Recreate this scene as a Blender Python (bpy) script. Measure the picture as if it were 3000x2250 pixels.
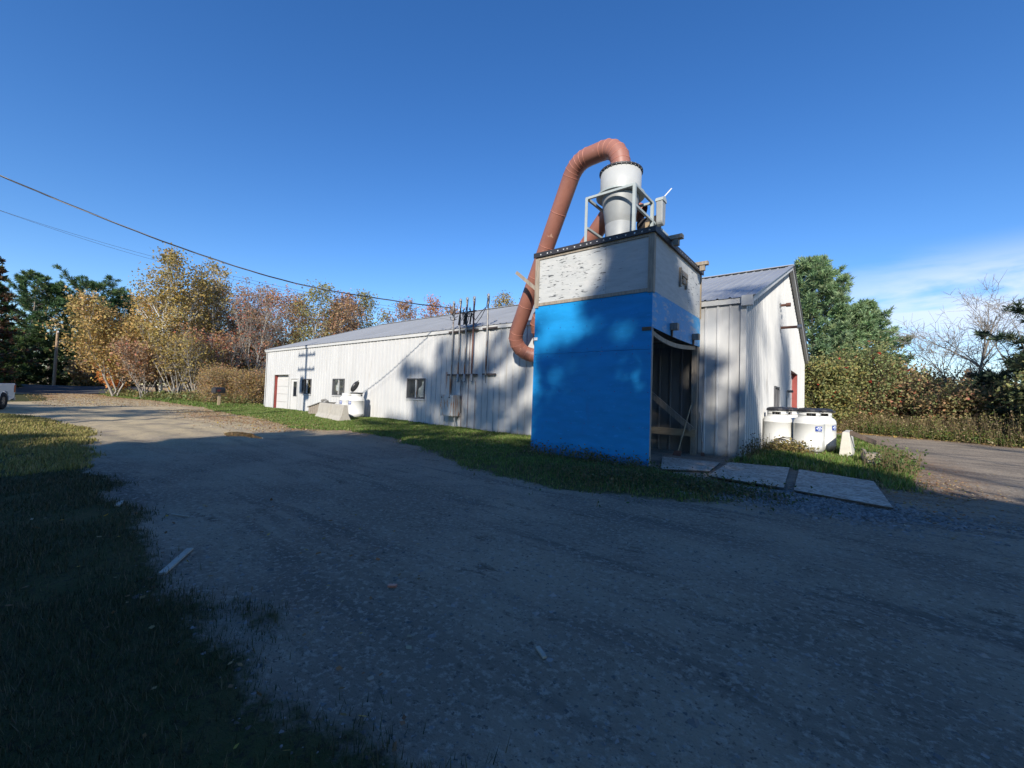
import bpy, bmesh, math, random
import numpy as np
from mathutils import Vector, Matrix

for o in list(bpy.data.objects):
    bpy.data.objects.remove(o)
SC = bpy.context.scene
COL = SC.collection
rad = math.radians

# ------------------------------------------------------------------ camera
YAW, PITCH, ROLL, EYE = 0.6791, 0.0342, 0.0346, 1.328
F_ = Vector((-math.sin(YAW)*math.cos(PITCH), math.cos(YAW)*math.cos(PITCH), math.sin(PITCH)))
R_ = Vector((math.cos(YAW), math.sin(YAW), 0))
U_ = R_.cross(F_)
R2 = R_*math.cos(ROLL) + U_*math.sin(ROLL)
U2 = -R_*math.sin(ROLL) + U_*math.cos(ROLL)
cd = bpy.data.cameras.new('camera')
cam = bpy.data.objects.new('camera', cd)
COL.objects.link(cam)
cd.sensor_width = 36.0
cd.lens = 36.0*1223.7/3000.0
cd.clip_start = 0.05
cd.clip_end = 2000.0
cam.matrix_world = Matrix(((R2.x, U2.x, -F_.x, 0), (R2.y, U2.y, -F_.y, 0), (R2.z, U2.z, -F_.z, EYE), (0, 0, 0, 1)))
SC.camera = cam

# ------------------------------------------------------------------ sky and sun
SUN_AZ, SUN_EL = 28.0, 28.0        # light travels 28 deg left of +Y, sun 28 deg high
W = bpy.data.worlds.new('World')
SC.world = W
W.use_nodes = True
nt = W.node_tree
nt.nodes.clear()
def wn(t): return nt.nodes.new(t)
out = wn('ShaderNodeOutputWorld'); bg = wn('ShaderNodeBackground'); sky = wn('ShaderNodeTexSky')
sky.sky_type = 'NISHITA'
sky.sun_disc = False
sky.sun_elevation = rad(SUN_EL)
sky.sun_rotation = rad(180-SUN_AZ)
sky.air_density = 1.0
sky.dust_density = 0.0
sky.ozone_density = 3.5
bg.inputs['Strength'].default_value = 0.142
# thin cirrus bank low in the north, streaky noise on the sky direction
tc = wn('ShaderNodeTexCoord'); mp = wn('ShaderNodeMapping')
mp.inputs['Scale'].default_value = (1.6, 1.6, 7.5)
mp.inputs['Location'].default_value = (0.25, 0.1, 0.75)
mp.inputs['Rotation'].default_value = (0.05, 0.14, 0)
nz = wn('ShaderNodeTexNoise'); nz.inputs['Scale'].default_value = 1.7; nz.inputs['Detail'].default_value = 6; nz.inputs['Roughness'].default_value = 0.55
nz.inputs['Distortion'].default_value = 0.35
rmp = wn('ShaderNodeMapRange'); rmp.interpolation_type = 'SMOOTHSTEP'
rmp.inputs['From Min'].default_value = 0.42; rmp.inputs['From Max'].default_value = 0.58
dot = wn('ShaderNodeVectorMath'); dot.operation = 'DOT_PRODUCT'; dot.inputs[1].default_value = (0.52, 0.85, 0.04)
dm = wn('ShaderNodeMapRange'); dm.interpolation_type = 'SMOOTHSTEP'
dm.inputs['From Min'].default_value = 0.74; dm.inputs['From Max'].default_value = 0.93
sep = wn('ShaderNodeSeparateXYZ'); em = wn('ShaderNodeMapRange'); em.interpolation_type = 'SMOOTHSTEP'
em.inputs['From Min'].default_value = 0.29; em.inputs['From Max'].default_value = 0.17
m1 = wn('ShaderNodeMath'); m1.operation = 'MULTIPLY'; m2 = wn('ShaderNodeMath'); m2.operation = 'MULTIPLY'
lo = wn('ShaderNodeMapRange'); lo.interpolation_type = 'SMOOTHSTEP'; lo.inputs['From Min'].default_value = 0.0; lo.inputs['From Max'].default_value = 0.24; lo.inputs['To Min'].default_value = 0.1
m4 = wn('ShaderNodeMath'); m4.operation = 'MULTIPLY'
m3 = wn('ShaderNodeMath'); m3.operation = 'MULTIPLY'; m3.inputs[1].default_value = 0.95
mix = wn('ShaderNodeMix'); mix.data_type = 'RGBA'
mix.inputs['B'].default_value = (5.2, 5.5, 6.2, 1)
hsv = wn('ShaderNodeHueSaturation'); hsv.inputs['Saturation'].default_value = 1.25; hsv.inputs['Hue'].default_value = 0.509
L = nt.links.new
L(tc.outputs['Generated'], mp.inputs['Vector']); L(mp.outputs['Vector'], nz.inputs['Vector'])
L(nz.outputs['Fac'], rmp.inputs['Value'])
L(tc.outputs['Generated'], dot.inputs[0]); L(dot.outputs['Value'], dm.inputs['Value'])
L(tc.outputs['Generated'], sep.inputs['Vector']); L(sep.outputs['Z'], em.inputs['Value'])
L(rmp.outputs['Result'], m1.inputs[0]); L(dm.outputs['Result'], m1.inputs[1])
L(m1.outputs[0], m2.inputs[0]); L(em.outputs['Result'], m2.inputs[1]); L(sep.outputs['Z'], lo.inputs['Value']); L(m2.outputs[0], m4.inputs[0]); L(lo.outputs['Result'], m4.inputs[1]); L(m4.outputs[0], m3.inputs[0])
L(sky.outputs['Color'], hsv.inputs['Color'])
L(m3.outputs[0], mix.inputs['Factor']); L(hsv.outputs['Color'], mix.inputs['A'])
L(mix.outputs['Result'], bg.inputs['Color']); L(bg.outputs['Background'], out.inputs['Surface'])

sl = bpy.data.lights.new('sun', 'SUN')
sl.energy = 5.0
sl.angle = rad(0.53)
sl.color = (1.0, 0.93, 0.83)
sun = bpy.data.objects.new('sun', sl)
COL.objects.link(sun)
SUND = Vector((-math.sin(rad(SUN_AZ))*math.cos(rad(SUN_EL)), math.cos(rad(SUN_AZ))*math.cos(rad(SUN_EL)), -math.sin(rad(SUN_EL))))
sun.rotation_euler = SUND.to_track_quat('-Z', 'Y').to_euler()
sun.location = (20, -40, 40)

SC.view_settings.view_transform = 'Standard'
SC.view_settings.look = 'None'
SC.view_settings.exposure = 0.42
SC.view_settings.gamma = 1.0
SC.view_settings.use_curve_mapping = False
SC.render.engine = 'CYCLES'
SC.cycles.max_bounces = 6
SC.cycles.diffuse_bounces = 3
SC.cycles.glossy_bounces = 3
SC.cycles.transmission_bounces = 4

# ------------------------------------------------------------------ materials
MATS = {}
def mat(name, color, rough=0.6, metal=0.0, var=0.0, vscale=3.0, stretch=(1, 1, 1), bump=0.0, bscale=40.0,
        spots=None, spec=0.5, color2=None, warp=0.0, splash=None):
    """Principled material; slow noise varies the colour, fine noise the relief, spots = (colour, scale, lo, hi, stretch)."""
    m = bpy.data.materials.new(name); m.use_nodes = True
    t = m.node_tree; n = t.nodes; l = t.links.new
    b = n['Principled BSDF']
    b.inputs['Roughness'].default_value = rough
    b.inputs['Metallic'].default_value = metal
    b.inputs['Specular IOR Level'].default_value = spec
    c = (*color, 1)
    b.inputs['Base Color'].default_value = c
    last = None
    if var or spots or bump or splash:
        tcn = n.new('ShaderNodeTexCoord')
    if var or color2:
        mpn = n.new('ShaderNodeMapping'); mpn.inputs['Scale'].default_value = stretch
        l(tcn.outputs['Object'], mpn.inputs['Vector'])
        no = n.new('ShaderNodeTexNoise'); no.inputs['Scale'].default_value = vscale; no.inputs['Detail'].default_value = 6; no.inputs['Roughness'].default_value = 0.62
        l(mpn.outputs['Vector'], no.inputs['Vector'])
        mr = n.new('ShaderNodeMapRange'); mr.inputs['From Min'].default_value = 0.3; mr.inputs['From Max'].default_value = 0.7
        l(no.outputs['Fac'], mr.inputs['Value'])
        mx = n.new('ShaderNodeMix'); mx.data_type = 'RGBA'
        c2 = color2 if color2 else tuple(x*(1-var) for x in color)
        mx.inputs['A'].default_value = (*c2, 1)
        mx.inputs['B'].default_value = (*(tuple(min(1, x*(1+var*0.6)) for x in color) if not color2 else color), 1)
        l(mr.outputs['Result'], mx.inputs['Factor'])
        last = mx.outputs['Result']
    for sp in (spots or []):
        col, sc, lo, hi, st = sp
        mpn = n.new('ShaderNodeMapping'); mpn.inputs['Scale'].default_value = st
        mpn.inputs['Location'].default_value = (sc*0.37, sc*1.3, 0.7)
        l(tcn.outputs['Object'], mpn.inputs['Vector'])
        no = n.new('ShaderNodeTexNoise'); no.inputs['Scale'].default_value = sc; no.inputs['Detail'].default_value = 5; no.inputs['Roughness'].default_value = 0.6
        l(mpn.outputs['Vector'], no.inputs['Vector'])
        mr = n.new('ShaderNodeMapRange'); mr.interpolation_type = 'SMOOTHSTEP'; mr.inputs['From Min'].default_value = lo; mr.inputs['From Max'].default_value = hi
        l(no.outputs['Fac'], mr.inputs['Value'])
        mx = n.new('ShaderNodeMix'); mx.data_type = 'RGBA'
        if last is not None: l(last, mx.inputs['A'])
        else: mx.inputs['A'].default_value = c
        mx.inputs['B'].default_value = (*col, 1)
        l(mr.outputs['Result'], mx.inputs['Factor'])
        last = mx.outputs['Result']
    if splash:
        col, top = splash      # dirt thrown up from the ground, ragged upper edge
        sx = n.new('ShaderNodeSeparateXYZ'); l(tcn.outputs['Object'], sx.inputs[0])
        no = n.new('ShaderNodeTexNoise'); no.inputs['Scale'].default_value = 5; no.inputs['Detail'].default_value = 7; no.inputs['Roughness'].default_value = .7; l(tcn.outputs['Object'], no.inputs['Vector'])
        ma = n.new('ShaderNodeMath'); ma.operation = 'MULTIPLY_ADD'; ma.inputs[1].default_value = -1.0/top; l(sx.outputs['Z'], ma.inputs[0]); l(no.outputs['Fac'], ma.inputs[2])
        mr = n.new('ShaderNodeMapRange'); mr.interpolation_type = 'SMOOTHSTEP'; mr.inputs['From Min'].default_value = 0.0; mr.inputs['From Max'].default_value = 0.6; mr.inputs['To Max'].default_value = 0.7; l(ma.outputs[0], mr.inputs['Value'])
        mx = n.new('ShaderNodeMix'); mx.data_type = 'RGBA'
        if last is not None: l(last, mx.inputs['A'])
        else: mx.inputs['A'].default_value = c
        mx.inputs['B'].default_value = (*col, 1); l(mr.outputs['Result'], mx.inputs['Factor']); last = mx.outputs['Result']
    if last is not None: l(last, b.inputs['Base Color'])
    if bump:
        no = n.new('ShaderNodeTexNoise'); no.inputs['Scale'].default_value = bscale; no.inputs['Detail'].default_value = 5
        mpb = n.new('ShaderNodeMapping'); mpb.inputs['Scale'].default_value = stretch
        l(tcn.outputs['Object'], mpb.inputs['Vector']); l(mpb.outputs['Vector'], no.inputs['Vector'])
        bp = n.new('ShaderNodeBump'); bp.inputs['Strength'].default_value = bump; bp.inputs['Distance'].default_value = 0.02
        l(no.outputs['Fac'], bp.inputs['Height']); l(bp.outputs['Normal'], b.inputs['Normal'])
        if warp:
            nw = n.new('ShaderNodeTexNoise'); nw.inputs['Scale'].default_value = 1.6; nw.inputs['Detail'].default_value = 2; l(tcn.outputs['Object'], nw.inputs['Vector'])
            bw = n.new('ShaderNodeBump'); bw.inputs['Strength'].default_value = warp; bw.inputs['Distance'].default_value = 0.12
            l(nw.outputs['Fac'], bw.inputs['Height']); l(bw.outputs['Normal'], bp.inputs['Normal'])
    MATS[name] = m
    return m

mat('wall_white', (0.50, 0.50, 0.485), 0.62, spec=0.2, var=0.09, vscale=1.3, stretch=(1, 1, 0.25), spots=[((0.36, 0.345, 0.31), 2.2, 0.56, 0.82, (2.5, 2.5, 0.22))], bump=0.03, bscale=6, warp=0.12, splash=((.20, .175, .13), .35))
mat('wall_bin_shade', (0.20, 0.19, 0.175), 0.7, spec=0.2, var=0.35, vscale=1.8, stretch=(1, 1, 0.3), bump=0.05, bscale=8)  # darker copy of the wall colour, shade of the bin opening painted in
mat('trim_white', (0.50, 0.50, 0.48), 0.6, spec=0.25, var=0.1, vscale=3)
mat('roof_grey', (0.30, 0.31, 0.32), 0.5, metal=0.1, var=0.14, vscale=0.8, stretch=(1, 0.3, 1), bump=0.02, bscale=6)
mat('red_paint', (0.26, 0.05, 0.04), 0.55, var=0.2)
mat('door_white', (0.58, 0.57, 0.54), 0.45, var=0.05)
mat('dark_frame', (0.10, 0.10, 0.105), 0.5, var=0.2)
mat('glass_dark', (0.016, 0.02, 0.026), 0.06, spec=0.6)
mat('ghost_cloth', (0.80, 0.80, 0.77), 0.9, var=0.35, vscale=14, bump=0.3, bscale=20)
mat('blue_paint', (0.010, 0.245, 0.56), 0.6, spec=0.2, var=0.16, vscale=1.1, spots=[((0.02, 0.20, 0.46), 3.0, 0.62, 0.78, (1, 1, 0.35)), ((0.12, 0.32, 0.52), 16.0, 0.70, 0.74, (0.5, 1, 2.5)), ((0.02, 0.30, 0.66), 5.0, 0.6, 0.75, (1, 1, 3))], bump=0.06, bscale=30, stretch=(1, 1, 4), warp=0.35, splash=((.10, .12, .14), .45))
mat('blue_worn', (0.03, 0.26, 0.54), 0.6, var=0.15, vscale=3, spots=[((0.30, 0.36, 0.44), 9.0, 0.5, 0.68, (1, 0.35, 1.0))], bump=0.15, bscale=30)
mat('ply_white', (0.46, 0.47, 0.455), 0.75, var=0.12, vscale=2.0, spots=[((0.49, 0.49, 0.47), 3, 0.5, 0.7, (1, 1, 1)), ((0.07, 0.075, 0.08), 5.0, 0.60, 0.635, (1.0, 1.0, 5.0))], bump=0.35, bscale=14, stretch=(1, 1, 6))
mat('ply_white_smooth', (0.40, 0.41, 0.40), 0.75, var=0.14, vscale=2.5, spots=[((0.24, 0.24, 0.23), 7, 0.62, 0.72, (0.9, 0.9, 6.0))], bump=0.22, bscale=12, stretch=(1, 1, 6))
mat('wood_grey', (0.30, 0.255, 0.20), 0.8, var=0.35, vscale=4, stretch=(6, 6, 0.8), bump=0.3, bscale=14)
mat('wood_new', (0.34, 0.26, 0.165), 0.7, var=0.25, vscale=4, stretch=(1, 6, 6), bump=0.2, bscale=12)
mat('wood_dark', (0.12, 0.085, 0.06), 0.85, var=0.35, vscale=4, bump=0.3, bscale=12)
mat('wood_scrap', (0.40, 0.37, 0.31), 0.8, var=0.3, vscale=8, bump=0.25, bscale=20)
mat('flashing_black', (0.028, 0.026, 0.03), 0.55, var=0.3)
mat('nail_white', (0.72, 0.72, 0.70), 0.5)
mat('duct_red', (0.31, 0.132, 0.095), 0.5, var=0.16, vscale=1.6, spots=[((0.50, 0.30, 0.22), 4.0, 0.66, 0.72, (1, 1, 1)), ((0.25, 0.10, 0.075), 2.2, 0.55, 0.75, (2, 2, 0.5))], bump=0.05, bscale=5)
mat('duct_seam', (0.46, 0.19, 0.135), 0.5, var=0.25, vscale=8)
mat('cyclone_white', (0.43, 0.44, 0.425), 0.5, var=0.08, vscale=1.5, spots=[((0.36, 0.27, 0.14), 6.0, 0.68, 0.74, (1, 1, 0.5)), ((0.07, 0.05, 0.035), 9.0, 0.72, 0.75, (1, 1, 0.6))])
mat('galvanised', (0.30, 0.315, 0.315), 0.55, metal=0.15, var=0.12, vscale=3)
mat('frame_grey', (0.36, 0.40, 0.39), 0.5, var=0.12, vscale=5)
mat('steel_pipe', (0.33, 0.32, 0.30), 0.4, metal=0.5, var=0.25, vscale=6, spots=[((0.20, 0.09, 0.045), 5.0, 0.55, 0.68, (1, 1, 0.2))])
mat('rusty_pipe', (0.17, 0.075, 0.05), 0.65, var=0.4, vscale=8)
mat('rust_streak', (0.36, 0.15, 0.05), 0.8, var=0.4, vscale=10)
mat('meter_grey', (0.46, 0.48, 0.47), 0.5, var=0.1, vscale=4, spots=[((0.36, 0.15, 0.05), 5.0, 0.52, 0.62, (3.5, 3.5, 0.4))])
mat('rail_dark', (0.07, 0.055, 0.05), 0.6, var=0.4, vscale=10)
mat('cable_black', (0.022, 0.022, 0.024), 0.45)
mat('cable_alu', (0.20, 0.20, 0.21), 0.35, metal=0.5)
mat('insulator', (0.55, 0.58, 0.60), 0.25)
mat('tank_white', (0.64, 0.64, 0.61), 0.36, var=0.06, vscale=3)
mat('tank_lid', (0.022, 0.022, 0.026), 0.42, var=0.2)
mat('slot_black', (0.01, 0.01, 0.01), 0.8)
mat('sticker_blue', (0.012, 0.045, 0.26), 0.35)
mat('sticker_white', (0.72, 0.75, 0.82), 0.4)
mat('print_grey', (0.22, 0.22, 0.22), 0.6)
mat('concrete', (0.42, 0.39, 0.33), 0.85, var=0.14, vscale=4, spots=[((0.30, 0.26, 0.21), 6, 0.62, 0.72, (3, 3, 0.6))], bump=0.2, bscale=40)
mat('concrete_pale', (0.60, 0.57, 0.48), 0.85, var=0.12, vscale=5, bump=0.15, bscale=40)
mat('osb', (0.42, 0.36, 0.29), 0.85, var=0.5, vscale=9, spots=[((0.22, 0.18, 0.14), 17, 0.50, 0.62, (1, 0.5, 1)), ((0.62, 0.55, 0.46), 18, 0.58, 0.68, (0.5, 1, 1))], bump=0.2, bscale=30)
mat('osb_edge', (0.10, 0.085, 0.07), 0.9, var=0.3, vscale=10)
mat('mailbox_black', (0.02, 0.02, 0.022), 0.5)
mat('red_print', (0.35, 0.03, 0.03), 0.5)
mat('truck_white', (0.70, 0.70, 0.70), 0.22, spec=0.6)
mat('truck_black', (0.012, 0.012, 0.013), 0.6)
mat('tyre', (0.012, 0.012, 0.012), 0.85)
mat('alloy', (0.35, 0.35, 0.36), 0.35, metal=0.7)
mat('tail_light', (0.35, 0.03, 0.012), 0.25)
mat('house_white', (0.72, 0.71, 0.67), 0.6, var=0.05)
mat('shingle_grey', (0.14, 0.145, 0.15), 0.85, var=0.2, vscale=6)
mat('tarp_grey', (0.22, 0.21, 0.19), 0.8, var=0.3, vscale=5, bump=0.3, bscale=6)
mat('pole_wood', (0.36, 0.245, 0.15), 0.8, var=0.25, vscale=2, stretch=(6, 6, 0.5), bump=0.2, bscale=10)
mat('asphalt', (0.055, 0.053, 0.055), 0.9, var=0.2, vscale=2)
mat('shoulder_pale', (0.42, 0.39, 0.33), 0.9, var=0.15)
mat('bark_pale', (0.36, 0.33, 0.29), 0.85, var=0.35, vscale=3, stretch=(1, 1, 0.4))
mat('bark_birch', (0.64, 0.62, 0.56), 0.75, var=0.15, vscale=4, spots=[((0.08, 0.07, 0.06), 6, 0.60, 0.66, (1, 1, 3.5))])
mat('bark_grey', (0.25, 0.22, 0.18), 0.9, var=0.3, vscale=3, stretch=(2, 2, 0.4))
mat('bark_dark', (0.075, 0.06, 0.05), 0.9, var=0.3, vscale=3)
mat('stone', (0.20, 0.19, 0.185), 0.85, var=0.35, vscale=6)
mat('hose', (0.10, 0.09, 0.075), 0.6)

def leafmat(name, trans=0.25, rough=0.6):
    m = bpy.data.materials.new(name); m.use_nodes = True
    t = m.node_tree; n = t.nodes; l = t.links.new
    b = n['Principled BSDF']; b.inputs['Roughness'].default_value = rough; b.inputs['Specular IOR Level'].default_value = 0.3
    a = n.new('ShaderNodeAttribute'); a.attribute_name = 'Col'
    l(a.outputs['Color'], b.inputs['Base Color'])
    tr = n.new('ShaderNodeBsdfTranslucent'); l(a.outputs['Color'], tr.inputs['Color'])
    ms = n.new('ShaderNodeMixShader'); ms.inputs['Fac'].default_value = trans
    l(b.outputs['BSDF'], ms.inputs[1]); l(tr.outputs['BSDF'], ms.inputs[2])
    l(ms.outputs['Shader'], n['Material Output'].inputs['Surface'])
    MATS[name] = m
leafmat('leaf', 0.35); leafmat('needle', 0.3); leafmat('blade', 0.2); leafmat('litter', 0.1, 0.8)

# ------------------------------------------------------------------ helpers
def put(o, parent=None):
    COL.objects.link(o)
    if parent is not None: o.parent = parent
    return o
def tag(o, label, cat, group=None):
    o['label'] = label; o['category'] = cat
    if group: o['group'] = group
    return o
def thing(name, label, cat, loc=(0, 0, 0), rz=0.0, group=None):
    o = bpy.data.objects.new(name, None); o.empty_display_size = 0.2
    COL.objects.link(o); o.location = loc; o.rotation_euler = (0, 0, rz)
    return tag(o, label, cat, group)
def structure(o):
    o['kind'] = 'structure'; return o
def stuff(o):
    o['kind'] = 'stuff'; return o

class MB:
    """collects primitive shapes, builds ONE mesh object"""
    def __init__(s): s.v = []; s.f = []; s.sm = []
    def add(s, vs, fs, smooth=False):
        k = len(s.v); s.v += [tuple(p) for p in vs]; s.f += [tuple(i+k for i in f) for f in fs]; s.sm += [smooth]*len(fs); return s
    def box(s, x0, x1, y0, y1, z0, z1, M=None):
        vs = [Vector((x, y, z)) for z in (z0, z1) for y in (y0, y1) for x in (x0, x1)]
        if M is not None: vs = [M @ p for p in vs]
        return s.add(vs, [(0, 2, 3, 1), (4, 5, 7, 6), (0, 1, 5, 4), (2, 6, 7, 3), (0, 4, 6, 2), (1, 3, 7, 5)])
    def bar(s, a, b, w, h, up=(0, 0, 1)):
        a = Vector(a); b = Vector(b); d = (b-a); ln = d.length; d.normalize()
        u = Vector(up)
        if abs(d.dot(u)) > 0.99: u = Vector((1, 0, 0))
        sx = d.cross(u).normalized(); u = sx.cross(d)
        M = Matrix(((sx.x, d.x, u.x, a.x), (sx.y, d.y, u.y, a.y), (sx.z, d.z, u.z, a.z), (0, 0, 0, 1)))
        return s.box(-w/2, w/2, 0, ln, -h/2, h/2, M)
    def tube(s, pts, r, seg=10, cap=True, smooth=True):
        pts = [Vector(p) for p in pts]; n = len(pts)
        rs = r if isinstance(r, (list, tuple)) else [r]*n
        vs = []; fs = []; prev = None
        for i, p in enumerate(pts):
            d = (pts[min(i+1, n-1)]-pts[max(i-1, 0)]).normalized()
            if prev is None:
                a = Vector((0, 0, 1)) if abs(d.z) < 0.9 else Vector((1, 0, 0))
                u = d.cross(a).normalized()
            else:
                u = (prev-d*prev.dot(d)).normalized()
            prev = u; w = d.cross(u)
            for k in range(seg):
                t = 2*math.pi*k/seg
                vs.append(p+(u*math.cos(t)+w*math.sin(t))*rs[i])
        for i in range(n-1):
            for k in range(seg):
                k2 = (k+1) % seg
                fs.append((i*seg+k, i*seg+k2, (i+1)*seg+k2, (i+1)*seg+k))
        s.add(vs, fs, smooth)
        if cap:
            s.add(vs[:seg], [tuple(range(seg))[::-1]]); s.add(vs[-seg:], [tuple(range(seg))])
        return s
    def lathe(s, prof, seg=32, c=(0, 0, 0), smooth=True):
        vs = []; fs = []; n = len(prof)
        for r, z in prof:
            for k in range(seg):
                t = 2*math.pi*k/seg; vs.append((c[0]+r*math.cos(t), c[1]+r*math.sin(t), c[2]+z))
        for i in range(n-1):
            for k in range(seg):
                k2 = (k+1) % seg
                fs.append((i*seg+k, i*seg+k2, (i+1)*seg+k2, (i+1)*seg+k))
        return s.add(vs, fs, smooth)
    def prism(s, poly, axis, a, b):
        """extrude a 2D polygon along axis ('x','y','z') from a to b"""
        def P(u, v, w):
            return {'x': (w, u, v), 'y': (u, w, v), 'z': (u, v, w)}[axis]
        n = len(poly)
        vs = [P(u, v, a) for u, v in poly]+[P(u, v, b) for u, v in poly]
        fs = [tuple(range(n))[::-1], tuple(range(n, 2*n))]+[(i, (i+1) % n, n+(i+1) % n, n+i) for i in range(n)]
        return s.add(vs, fs)
    def mesh(s, name, m):
        me = bpy.data.meshes.new(name); me.from_pydata(s.v, [], s.f)
        me.polygons.foreach_set('use_smooth', s.sm); me.validate(); me.update()
        bm = bmesh.new(); bm.from_mesh(me); bmesh.ops.recalc_face_normals(bm, faces=bm.faces); bm.to_mesh(me); bm.free()
        me.materials.append(MATS[m]); return me
    def build(s, name, m, parent=None, loc=None, bevel=0.0):
        o = bpy.data.objects.new(name, s.mesh(name, m)); put(o, parent)
        if loc is not None: o.location = loc
        if bevel:
            bv = o.modifiers.new('bevel', 'BEVEL'); bv.width = bevel; bv.segments = 2; bv.limit_method = 'ANGLE'
        return o

def npmesh(name, V, F, m, col=None, smooth=False):
    """V (n,3), F (k,3|4) numpy -> mesh, colours per vertex"""
    me = bpy.data.meshes.new(name); n = len(V); k, w = F.shape
    me.vertices.add(n); me.vertices.foreach_set('co', np.ascontiguousarray(V, dtype=np.float32).ravel())
    me.loops.add(k*w); me.loops.foreach_set('vertex_index', np.ascontiguousarray(F, dtype=np.int32).ravel())
    me.polygons.add(k); me.polygons.foreach_set('loop_start', np.arange(0, k*w, w, dtype=np.int32))
    me.polygons.foreach_set('loop_total', np.full(k, w, dtype=np.int32))
    me.polygons.foreach_set('use_smooth', np.full(k, smooth))
    if col is not None:
        a = me.color_attributes.new('Col', 'FLOAT_COLOR', 'POINT')
        c = np.ones((n, 4), dtype=np.float32); c[:, :3] = col; a.data.foreach_set('color', c.ravel())
    me.update(calc_edges=True)
    me.materials.append(MATS[m]); return me
def npobj(name, V, F, m, col=None, parent=None, smooth=False):
    o = bpy.data.objects.new(name, npmesh(name, V, F, m, col, smooth)); return put(o, parent)

# smooth value noise for numpy
def _hash(ix, iy, seed):
    h = (ix.astype(np.int64)*374761393+iy.astype(np.int64)*668265263+seed*144269) & 0x7fffffff
    h = ((h ^ (h >> 13))*1274126177) & 0x7fffffff
    return ((h ^ (h >> 16)) & 0xffff)/65535.0
def vnoise(x, y, seed=0):
    x = np.asarray(x, float); y = np.asarray(y, float)
    ix = np.floor(x); iy = np.floor(y); fx = x-ix; fy = y-iy
    fx = fx*fx*(3-2*fx); fy = fy*fy*(3-2*fy)
    a = _hash(ix, iy, seed); b = _hash(ix+1, iy, seed); c = _hash(ix, iy+1, seed); d = _hash(ix+1, iy+1, seed)
    return a+(b-a)*fx+(c-a)*fy+(a-b-c+d)*fx*fy
def fbm(x, y, seed=0, o=4):
    r = 0; amp = 0.5
    for i in range(o):
        r = r+amp*vnoise(x*2**i, y*2**i, seed+i*7); amp *= 0.5
    return r/(1-0.5**o)
def sstep(a, b, x):
    t = np.clip((x-a)/(b-a), 0, 1); return t*t*(3-2*t)

# ------------------------------------------------------------------ terrain
WALLX0, WALLX1, WALLY, BACKY = -32.15, -2.10, 12.09, 30.68
EAVE, RIDGE, RIDGEY = 4.15, 7.40, 21.385
TX = np.array([-400, -140, -90, -75, -66, -54, -40, -30, 500.0])
TZ = np.array([2.2, 1.3, 1.05, 1.0, 0.95, 0.33, 0.07, 0.0, 0.0])
def tz(x, y):
    x = np.asarray(x, float); y = np.asarray(y, float)
    z = np.interp(x, TX, TZ)
    z = z+0.28*sstep(-36, -46, x)*sstep(7, 12, y)*sstep(-75, -60, x)
    z = z+0.08*sstep(8.3, 11.0, y)*sstep(-10, -17, x)*sstep(60, 40, y)
    return z
def tz1(x, y): return float(tz(x, y))

POLY = {
 'lawn': [(-26, 0.2), (-22.6, 1.25), (-16.8, 1.74), (-12, 1.3), (-9.4, 1.02), (-6.8, 1.02), (-5, .86), (-3.8, .79), (-2.94, .81), (-2.55, .8), (-2.06, .81), (-1.74, .91), (-1.36, 1.05), (-1.0, 1.17), (-.75, 1.0), (-.5, .6), (0.6, -3), (1, -30), (-26, -30)],
 'patch': [(-2.86, 1.0), (-2.6, 1.16), (-2.42, 1.12), (-2.4, 1.0), (-2.6, .96)],
 'strip': [(-54.3, 6.4), (-50, 6.5), (-42, 8.4), (-33, 8.8), (-27.3, 8.0), (-20.8, 7.7), (-14.9, 6.7), (-13.7, 7.6), (-10.9, 7.6), (-8, 6.7), (-6.9, 6.3), (-5.6, 5.6), (-4.5, 5.45), (-3.06, 5.4), (-1.72, 5.95), (-1.14, 6.45), (-1.0, 7.1), (-1.3, 7.6), (-2.4, 8.0), (-2.95, 8.3), (-3.16, 8.42), (-6.2, 8.42), (-6.2, 12.3), (-32.3, 12.3), (-32.3, 45), (-54.3, 45)],
 'right': [(-2.3, 11.1), (-1.06, 11.0), (-.3, 10.8), (.42, 10.15), (.5, 9.2), (0.85, 9.7), (1.0, 11.1), (1.05, 13.7), (.9, 18), (.12, 26), (-2.3, 26)],
 'verge': [(-40, 33.5), (-2, 31.8), (.8, 32.3), (2.3, 29.5), (4.8, 27.9), (6.5, 26.5), (20, 21), (120, 0), (200, 160), (-40, 160)],
 'far': [(-120, -60), (-67, -60), (-67, 200), (-120, 200)],
 'mid': [(-53, -60), (-42, -30), (-38, -1.2), (-41, 2.4), (-53, 2.6)],
}
def sdist(poly, x, y):
    """signed distance, positive inside"""
    P = np.array(poly); Q = np.roll(P, -1, 0)
    d = np.full(x.shape, 1e9); ins = np.zeros(x.shape, bool)
    for (ax, ay), (bx, by) in zip(P, Q):
        ex, ey = bx-ax, by-ay
        t = np.clip(((x-ax)*ex+(y-ay)*ey)/(ex*ex+ey*ey), 0, 1)
        d = np.minimum(d, np.hypot(x-ax-t*ex, y-ay-t*ey))
        if abs(ey) > 1e-9:
            c = ((ay > y) != (by > y)) & (x < (bx-ax)*(y-ay)/ey+ax)
            ins ^= c
    return np.where(ins, d, -d)
def grassd(x, y):
    d = np.full(np.shape(x), -50.0)
    for k, p in POLY.items():
        d = np.maximum(d, sdist(p, x, y))
    return d
def grassmask(x, y):
    d = grassd(x, y)
    n = fbm(x*1.6, y*1.6, 3)-0.5
    return d+n*0.55

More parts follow.
